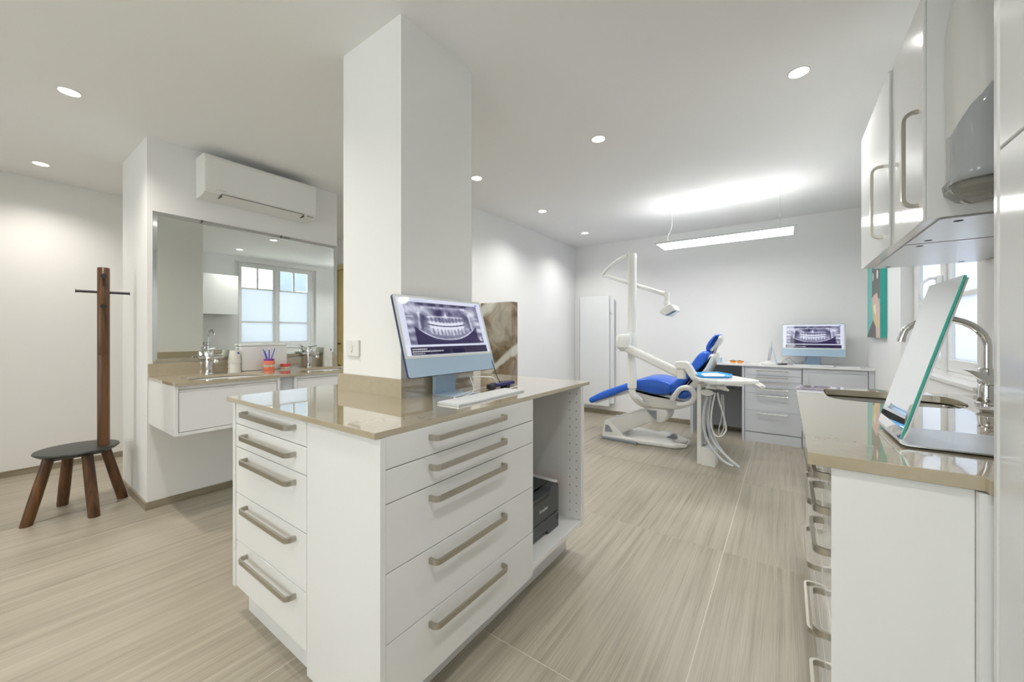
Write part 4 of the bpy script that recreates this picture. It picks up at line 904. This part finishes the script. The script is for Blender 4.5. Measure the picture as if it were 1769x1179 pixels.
for q in range(len(rings)-1):
    for k in range(len(rings[0])-1): bm.faces.new((rings[q][k], rings[q][k+1], rings[q+1][k+1], rings[q+1][k]))
o = link('lower_lip', bm, 'clear', td, smooth=60); md = o.modifiers.new('t', 'SOLIDIFY'); md.thickness = .003
link('towel_mouth', prism(BM(), shell(0, 0, 1.45, .012), 'xy', 1.575, 1.585), 'beigeplastic', td)
bm = BM(); lathe(bm, [(.05, 1.553), (.045, 1.575)], (.50, 1.49, 0), 20, sx=1.6, sy=.5); link('towel_slot', bm, 'beigeplastic', td, smooth=50)

# ================================================================ DENTAL CHAIR
def C(u, v, y): return atY(990+u/2.947, 420+v/2.947, y)
ch = thing('dental_chair', 'white dental chair with blue cushions, lamp post and instrument table', 'dental chair', (-1.25, 4.35, 0))
def prof(pts, y, n=4, closed=True):
    P = [C(u, v, y) for u, v in pts]; S = spline([(p[0], 0, p[2]) for p in P], n, closed=closed) if n > 1 else [Vector((p[0], 0, p[2])) for p in P]
    return [(p.x, p.z) for p in S]
YN, YF = 4.12, 4.62
def cushion(name, pts, m, y0=YN, y1=YF, r=.03, n=3, ref=None, parent=None):
    P = prof(pts, ref if ref else y0, n); bm = BM(); K = len(P); rings = []
    cx = sum(p[0] for p in P)/K; cz = sum(p[1] for p in P)/K
    # rounded flanks: shrink outline by its local normals
    nrm = []
    for i in range(K):
        a_, b_ = Vector(P[i-1]), Vector(P[(i+1) % K]); t = (b_-a_).normalized(); nrm.append(Vector((t.y, -t.x)))
    area = sum(P[i-1][0]*P[i][1]-P[i][0]*P[i-1][1] for i in range(K)); sg = 1 if area > 0 else -1
    st = [(0, 1), (.2*r, .55), (.6*r, .2), (r, 0)]
    for d_, f_ in st: rings.append([bm.verts.new((P[i][0]-sg*nrm[i].x*r*f_*.8, y0+d_, P[i][1]-sg*nrm[i].y*r*f_*.8)) for i in range(K)])
    for d_, f_ in st[::-1]: rings.append([bm.verts.new((P[i][0]-sg*nrm[i].x*r*f_*.8, y1-d_, P[i][1]-sg*nrm[i].y*r*f_*.8)) for i in range(K)])
    for q in range(len(rings)-1):
        for k in range(K): bm.faces.new((rings[q][k], rings[q][(k+1) % K], rings[q+1][(k+1) % K], rings[q+1][k]))
    bm.faces.new(rings[0][::-1]); bm.faces.new(rings[-1]); return link(name, bm, m, parent or ch, smooth=50)
cushion('seat_cushion', [(75, 798), (95, 782), (160, 752), (280, 712), (335, 694), (385, 689), (440, 697), (495, 716), (500, 742), (485, 768), (440, 773), (380, 765), (330, 748), (280, 750), (200, 778), (120, 806), (88, 817)], 'blue', r=.028)
cushion('back_cushion', [(488, 745), (505, 712), (545, 678), (590, 628), (625, 580), (648, 558), (668, 552), (688, 562), (680, 590), (655, 625), (615, 668), (575, 706), (535, 748), (512, 768), (494, 764)], 'blue', r=.03)
cushion('back_shell', [(690, 572), (712, 578), (700, 622), (682, 662), (660, 700), (620, 742), (590, 762), (560, 790), (520, 800), (512, 772), (540, 752), (580, 712), (620, 672), (660, 628)], 'unitwhite', YN+.03, YF-.03, r=.03, ref=YN)
cushion('headrest_cushion', [(664, 545), (666, 525), (680, 500), (700, 478), (716, 467), (734, 470), (722, 488), (705, 512), (690, 540), (682, 553), (670, 553)], 'blue', 4.24, 4.50, r=.025, ref=4.12)
cushion('headrest_shell', [(684, 552), (692, 540), (706, 514), (722, 490), (735, 472), (741, 486), (736, 508), (722, 530), (704, 544), (692, 553)], 'unitwhite', 4.25, 4.49, r=.025, ref=4.12)
bm = BM(); tube(bm, [C(738, 508, 4.37), C(716, 560, 4.37)], .016, 14); tube(bm, [C(716, 560, 4.37), C(690, 566, 4.37)], .014, 12); tube(bm, [C(744, 500, 4.33), C(744, 500, 4.41)], .022, 14); link('headrest_arm', bm, 'steel', ch, smooth=50)
cushion('seat_end_cushion', [(530, 792), (545, 755), (575, 752), (590, 765), (585, 785), (560, 796)], 'blue', YN+.02, YF-.02, r=.02, ref=YN)
# armrest loop
lp = [C(u, v, YN-.02) for u, v in [(505, 800), (520, 775), (545, 745), (580, 737), (606, 750), (618, 778), (606, 806), (580, 820), (530, 824)]]
link('armrest', tube(BM(), spline(lp, 5), .026, 14), 'unitwhite', ch, smooth=60)
lp = [(p[0], 4.64, p[2]) for p in lp]; link('armrest', tube(BM(), spline(lp, 5), .026, 14), 'unitwhite', ch, smooth=60)
link('legrest_tray', prism(BM(), prof([(100, 812), (285, 752), (290, 764), (200, 790), (110, 820)], YN+.05, 1), 'xz', YN+.08, YF-.08), 'unitwhite', ch, bevel=.004)
cushion('seat_body', [(300, 752), (340, 752), (385, 768), (440, 778), (500, 775), (560, 798), (588, 812), (570, 840), (520, 854), (440, 850), (370, 838), (345, 800)], 'unitwhite', YN+.06, YF-.06, r=.03, n=3, ref=YN+.02)
cushion('lift_hinge', [(366, 840), (470, 852), (474, 900), (455, 916), (424, 918), (390, 884)], 'unitwhite', YN+.08, YF-.12, r=.02, n=2, ref=YN+.05)
link('hinge_inset', prism(BM(), prof([(374, 850), (424, 856), (424, 906), (398, 880)], YN+.07, 1), 'xz', YN+.070, YN+.082), 'greyplastic', ch, bevel=.002)
cushion('lift_arm', [(178, 902), (372, 842), (420, 905), (300, 950), (240, 975), (200, 950)], 'unitwhite', YN+.10, YF-.14, r=.02, n=1, ref=YN+.08)
link('base_upright', prism(BM(), prof([(145, 990), (158, 905), (170, 900), (190, 905), (255, 985), (330, 1010), (330, 1030), (150, 1000)], 4.2, 1), 'xz', 4.2, 4.55), 'unitwhite', ch, bevel=.014, seg=3)
link('upright_inset', prism(BM(), prof([(163, 925), (180, 928), (202, 962), (162, 960)], 4.195, 1), 'xz', 4.193, 4.205), 'greyplastic', ch, bevel=.003)
bf = [atZ(1040, 757, 0), atZ(1100, 768, 0), atZ(1165, 777, 0), atZ(1186, 776, 0), atZ(1193, 769, 0), atZ(1180, 762, 0), atZ(1140, 754, 0), atZ(1110, 746, 0), atZ(1050, 744, 0)]
link('base_plate', prism(BM(), [p[:2] for p in bf], 'xy', .0, .055), 'unitwhite', ch, bevel=.022, seg=4)
link('base_trim', prism(BM(), [atZ(1039, 758, 0)[:2], atZ(1100, 769.5, 0)[:2], atZ(1102, 767, 0)[:2], atZ(1041, 755, 0)[:2]], 'xy', 0, .028), 'greyplastic', ch, bevel=.006)
p = atZ(1182, 764, .06); link('foot_pedal', prism(BM(), rrect(p[0]-.10, p[1]-.05, p[0]+.03, p[1]+.04, .01), 'xy', .056, .068), 'steel', ch, bevel=.003)
p = atZ(1162, 756, .06); link('foot_switch', prism(BM(), [(p[0]-.06, .056), (p[0]+.05, .056), (p[0]+.03, .10), (p[0]+.01, .10)], 'xz', p[1]-.03, p[1]+.03), 'greyplastic', ch, bevel=.004)
p = atZ(1143, 752, .02); fd = thing('foot_disc', 'round steel foot control disc on the floor behind the chair base', 'foot control', (p[0], p[1]+.12, 0)); link('disc', lathe(BM(), [(.085, 0), (.085, .018), (.075, .028), (.02, .03)], (p[0]+.02, 4.78, 0), 28), 'alu', fd, smooth=40)
link('disc_cable', tube(BM(), spline([(p[0]-.05, 4.78, .02), (p[0]-.25, 4.74, .01), (p[0]-.40, 4.70, .01)], 5), .006, 8), 'hosewhite', fd, smooth=60)
# lamp post
PYP = 4.0; px_, _, _ = atY(1092, 560, PYP)
def zc(v): return atY(1092, 420+v/2.947, PYP)[2]
link('post_upper', lathe(BM(), [(.045, zc(462)), (.045, zc(90)), (.047, zc(88)), (.047, zc(60)), (.040, zc(54))], (px_, PYP, 0), 28), 'unitwhite', ch, smooth=40)
link('post_lower', lathe(BM(), [(.030, zc(742)), (.047, zc(738)), (.047, zc(625)), (.044, zc(622)), (.043, zc(505))], (px_, PYP, 0), 28), 'unitwhite', ch, smooth=40)
link('post_collar', lathe(BM(), [(.048, zc(512)), (.050, zc(505)), (.050, zc(462)), (.046, zc(457))], (px_, PYP, 0), 28), 'unitwhite', ch, smooth=40)
el = [(px_, PYP, zc(735)), (px_+.005, PYP, zc(765)), (px_+.03, PYP+.02, zc(790)), C(345, 815, 4.12)[0:1]+(4.12, C(345, 815, 4.12)[2]), C(375, 825, 4.22)]
link('post_elbow', tube(BM(), spline(el, 6), .036, 18), 'unitwhite', ch, smooth=60)
# operating light arms
K0 = C(285, 62, 4.0); K1 = C(150, 162, 4.45); K2 = C(445, 253, 4.05); K3 = C(478, 262, 4.0)
ca = link('curved_light_arm', tube(BM(), spline([K0, C(235, 88, 4.12), C(190, 118, 4.28), K1], 6), [.030, .029, .028, .027, .026, .025, .024, .023, .022, .022, .021, .021, .020, .020, .020, .020, .020, .020, .020][:19], 14), 'unitwhite', ch, smooth=60)
link('arm_knuckle', cyl(BM(), (K1[0], K1[1], K1[2]-.03), .026, 0, .06, 20), 'unitwhite', ca, smooth=40)
link('straight_light_arm', tube(BM(), spline([K1, K2, K3], 5), .021, 14), 'unitwhite', ch, smooth=60)
bm = BM(); cyl(bm, (K3[0], K3[1], C(478, 268, 4.0)[2]), .027, -.01, .035, 20); tube(bm, [C(478, 262, 4.0), C(478, 305, 4.0)], .022, 16); lathe(bm, [(.01, -.03), (.026, -.02), (.03, 0), (.026, .02), (.01, .03)], C(478, 308, 4.0), 18)
link('light_neck', bm, 'unitwhite', ch, smooth=45)
hd = link('light_head', prism(BM(), prof([(442, 352), (450, 340), (486, 313), (505, 312), (529, 342), (512, 352), (488, 372), (470, 372)], 3.92, 1), 'xz', 3.88, 4.10), 'unitwhite', ch, bevel=.012, seg=3)
link('light_window', beam(BM(), C(474, 368, 3.87), C(524, 345, 3.87), .004, .022, up=(0, 1, 0)), 'navy', hd)
link('light_window', prism(BM(), prof([(471, 368), (480, 374), (522, 352), (514, 345)], 3.875, 1), 'xz', 3.873, 3.879), 'macblue', hd)
# delivery arm and table
TZ = .82
hub_c = C(250, 505, 3.93)
link('arm_hub', lathe(BM(), [(.03, C(250, 552, 3.93)[2]), (.075, C(250, 530, 3.93)[2]), (.080, C(250, 500, 3.93)[2]), (.080, C(250, 476, 3.93)[2]), (.068, C(250, 466, 3.93)[2]), (.03, C(250, 463, 3.93)[2])], (C(258, 505, 3.93)[0], 3.93, 0), 28), 'unitwhite', ch, smooth=40)
a0, a1 = Vector(C(262, 528, 3.93)), Vector(C(555, 672, 3.86))
link('delivery_arm', beam(BM(), a0, a1, .075, .082), 'unitwhite', ch, bevel=.022, seg=3)
link('arm_screw', cyl(BM(), (C(536, 655, 3.8)[0], 3.818, C(536, 655, 3.8)[2]), .006, 0, .01, 12, 'y'), 'dark', ch)
link('table_bracket', prism(BM(), prof([(520, 604), (545, 601), (582, 604), (602, 625), (640, 690), (632, 706), (606, 700), (583, 668), (570, 645), (522, 640)], 3.80, 1), 'xz', 3.78, 3.86), 'unitwhite', ch, bevel=.014, seg=3)
link('bracket_pivot', lathe(BM(), [(.042, C(550, 690, 3.83)[2]), (.042, C(550, 640, 3.83)[2])], (C(552, 660, 3.83)[0], 3.83, 0), 24), 'unitwhite', ch, smooth=40)
tb_ = [atZ(a, b, TZ)[:2] for a, b in ((1200, 651), (1206, 653.5), (1239, 658), (1260, 658.6), (1311, 658.8), (1312.5, 657.5), (1304, 655.5), (1266, 649), (1240, 645), (1199, 644), (1196, 647))]
link('instrument_table', prism(BM(), tb_, 'xy', TZ-.030, TZ), 'unitwhite', ch, bevel=.008, seg=3)
tr = atZ(1232, 647, TZ); 
link('table_lip', tube(BM(), spline([atZ(1285, 660, TZ-.02), atZ(1303, 664, TZ-.03), atZ(1316, 669.5, TZ-.03), atZ(1320, 668, TZ-.03), atZ(1310, 662.5, TZ-.02)], 5), .011, 12), 'unitwhite', ch, smooth=60)
bm = BM()
for k, px in enumerate((1224, 1240, 1250)):
    q_ = atZ(px, 662, TZ-.05); cyl(bm, (q_[0], q_[1], TZ-.085), .011, 0, .055, 14)
link('instrument_holder', bm, 'alu', ch, smooth=40)
q_ = atZ(1241, 668, TZ-.09); bm = BM(); box(bm, q_[0]-.10, q_[1]-.03, TZ-.115, q_[0]+.06, q_[1]+.03, TZ-.085); link('holder_rail', bm, 'alu', ch, bevel=.006)
for k, (px, py) in enumerate(((1230, 669), (1246, 671), (1252, 672))):
    q_ = atZ(px, py, TZ-.09); link('instrument', tube(BM(), [(q_[0]-.03, q_[1]-.05, TZ-.075), (q_[0]+.005, q_[1]-.04, TZ-.085), (q_[0]+.03, q_[1]-.02, TZ-.10)], [.010, .014, .009], 12), 'plastic', ch, smooth=50)
# tray and sheet
ty_ = thing('instrument_tray', 'bright blue plastic tray on the dental instrument table', 'tray', tr)
TP = [atZ(a, b, TZ+.012)[:2] for a, b in ((1199, 643.6), (1220, 642.8), (1241, 642.8), (1265, 647), (1265.5, 649), (1261, 651.5), (1210, 651), (1199.5, 646.5))]
cxt = sum(p[0] for p in TP)/8; cyt = sum(p[1] for p in TP)/8
link('tray_floor', prism(BM(), [(cxt+(p[0]-cxt)*.95, cyt+(p[1]-cyt)*.95) for p in TP], 'xy', TZ+.0005, TZ+.004), 'skyblue', ty_)
bm = BM(); R = []
for s_, z in ((.95, TZ+.0005), (1.0, TZ+.014), (.975, TZ+.014), (.93, TZ+.004)): R.append([bm.verts.new((cxt+(p[0]-cxt)*s_, cyt+(p[1]-cyt)*s_, z)) for p in TP])
for q in range(4):
    for k in range(8): bm.faces.new((R[q][k], R[q][(k+1) % 8], R[(q+1) % 4][(k+1) % 8], R[(q+1) % 4][k]))
link('tray_rim', bm, 'skyblue', ty_)
sh = link('paper_liner', prism(BM(), [(cxt+(p[0]-cxt)*.62, cyt+(p[1]-cyt)*.62) for p in TP], 'xy', TZ+.0045, TZ+.0075), 'paper'); tag(sh, 'white paper liner lying in the bright blue tray', 'paper')

# suction stand with hoses
ss = thing('suction_stand', 'white floor stand holding grey suction hoses beside the dental chair', 'suction unit', (-.6, 3.92, 0))
ZT = .738
link('upright', B(-.668, 3.87, 0, -.632, 4.02, ZT), 'unitwhite', ss, bevel=.004)
link('top_cap', prism(BM(), [(-.668, ZT), (-.60, ZT-.004), (-.55, ZT-.018), (-.55, ZT-.035), (-.632, ZT-.03), (-.668, ZT-.03)], 'xz', 3.90, 4.02), 'unitwhite', ss, bevel=.004)
link('foot_box', prism(BM(), [(-.631, 3.85), (-.515, 3.852), (-.512, 4.0), (-.631, 4.0)], 'xy', 0, .165), 'unitwhite', ss, bevel=.004)
link('hose_backplate', B(-.631, 4.0, .165, -.59, 4.02, .70), 'greyplastic', ss)
q_ = atY(1221, 679, 3.86); link('holder_disc', lathe(BM(), [(.05, -.012), (.056, 0), (.05, .012)], (q_[0], 3.87, q_[2]), 28, 'y', sy=.55), 'plastic', ss, smooth=45)
def hz(pts, y): return [atY(1160+u/4.2125, 540+v/4.2125, y) if not isinstance(y, (list,)) else atY(1160+u/4.2125, 540+v/4.2125, y[i]) for i, (u, v) in enumerate(pts)]
def hosepart(pts, y, r, m, name='hose'):
    P = [Vector(p) for p in hz(pts, y)]; S = spline(P, 7)
    for p in S: p.z = max(p.z, r+.0005)
    link(name, tube(BM(), S, r, 12), m, ss, smooth=60)
hosepart([(262, 615), (240, 700), (232, 800), (250, 900), (300, 1000), (380, 1085), (452, 1122)], [3.88, 3.86, 3.84, 3.82, 3.80, 3.78, 3.76], .0125, 'hose')
hosepart([(285, 610), (268, 720), (268, 830), (305, 940), (390, 1040), (495, 1132)], [3.9, 3.88, 3.86, 3.84, 3.80, 3.76], .0125, 'hose')
hosepart([(495, 1132), (430, 1085), (370, 1010), (320, 930), (285, 850), (268, 770)], [3.76, 3.79, 3.83, 3.88, 3.92, 3.95], .009, 'hose')
hosepart([(232, 600), (228, 700), (222, 800), (226, 960)], 3.93, .014, 'hose')
hosepart([(250, 600), (246, 720), (240, 850), (240, 960)], 3.95, .014, 'hose')
hosepart([(262, 620), (275, 720), (300, 800), (290, 860), (262, 900), (255, 960)], 3.9, .005, 'greyplastic', 'cable')
hosepart([(318, 585), (295, 700), (288, 800), (310, 885), (350, 905), (385, 880), (397, 840), (375, 740), (345, 640), (336, 585)], 3.80, .0065, 'hosewhite')
hosepart([(378, 600), (382, 760), (378, 850), (350, 895), (345, 850), (365, 760), (366, 640), (366, 600)], 3.83, .003, 'hosewhite', 'cable')
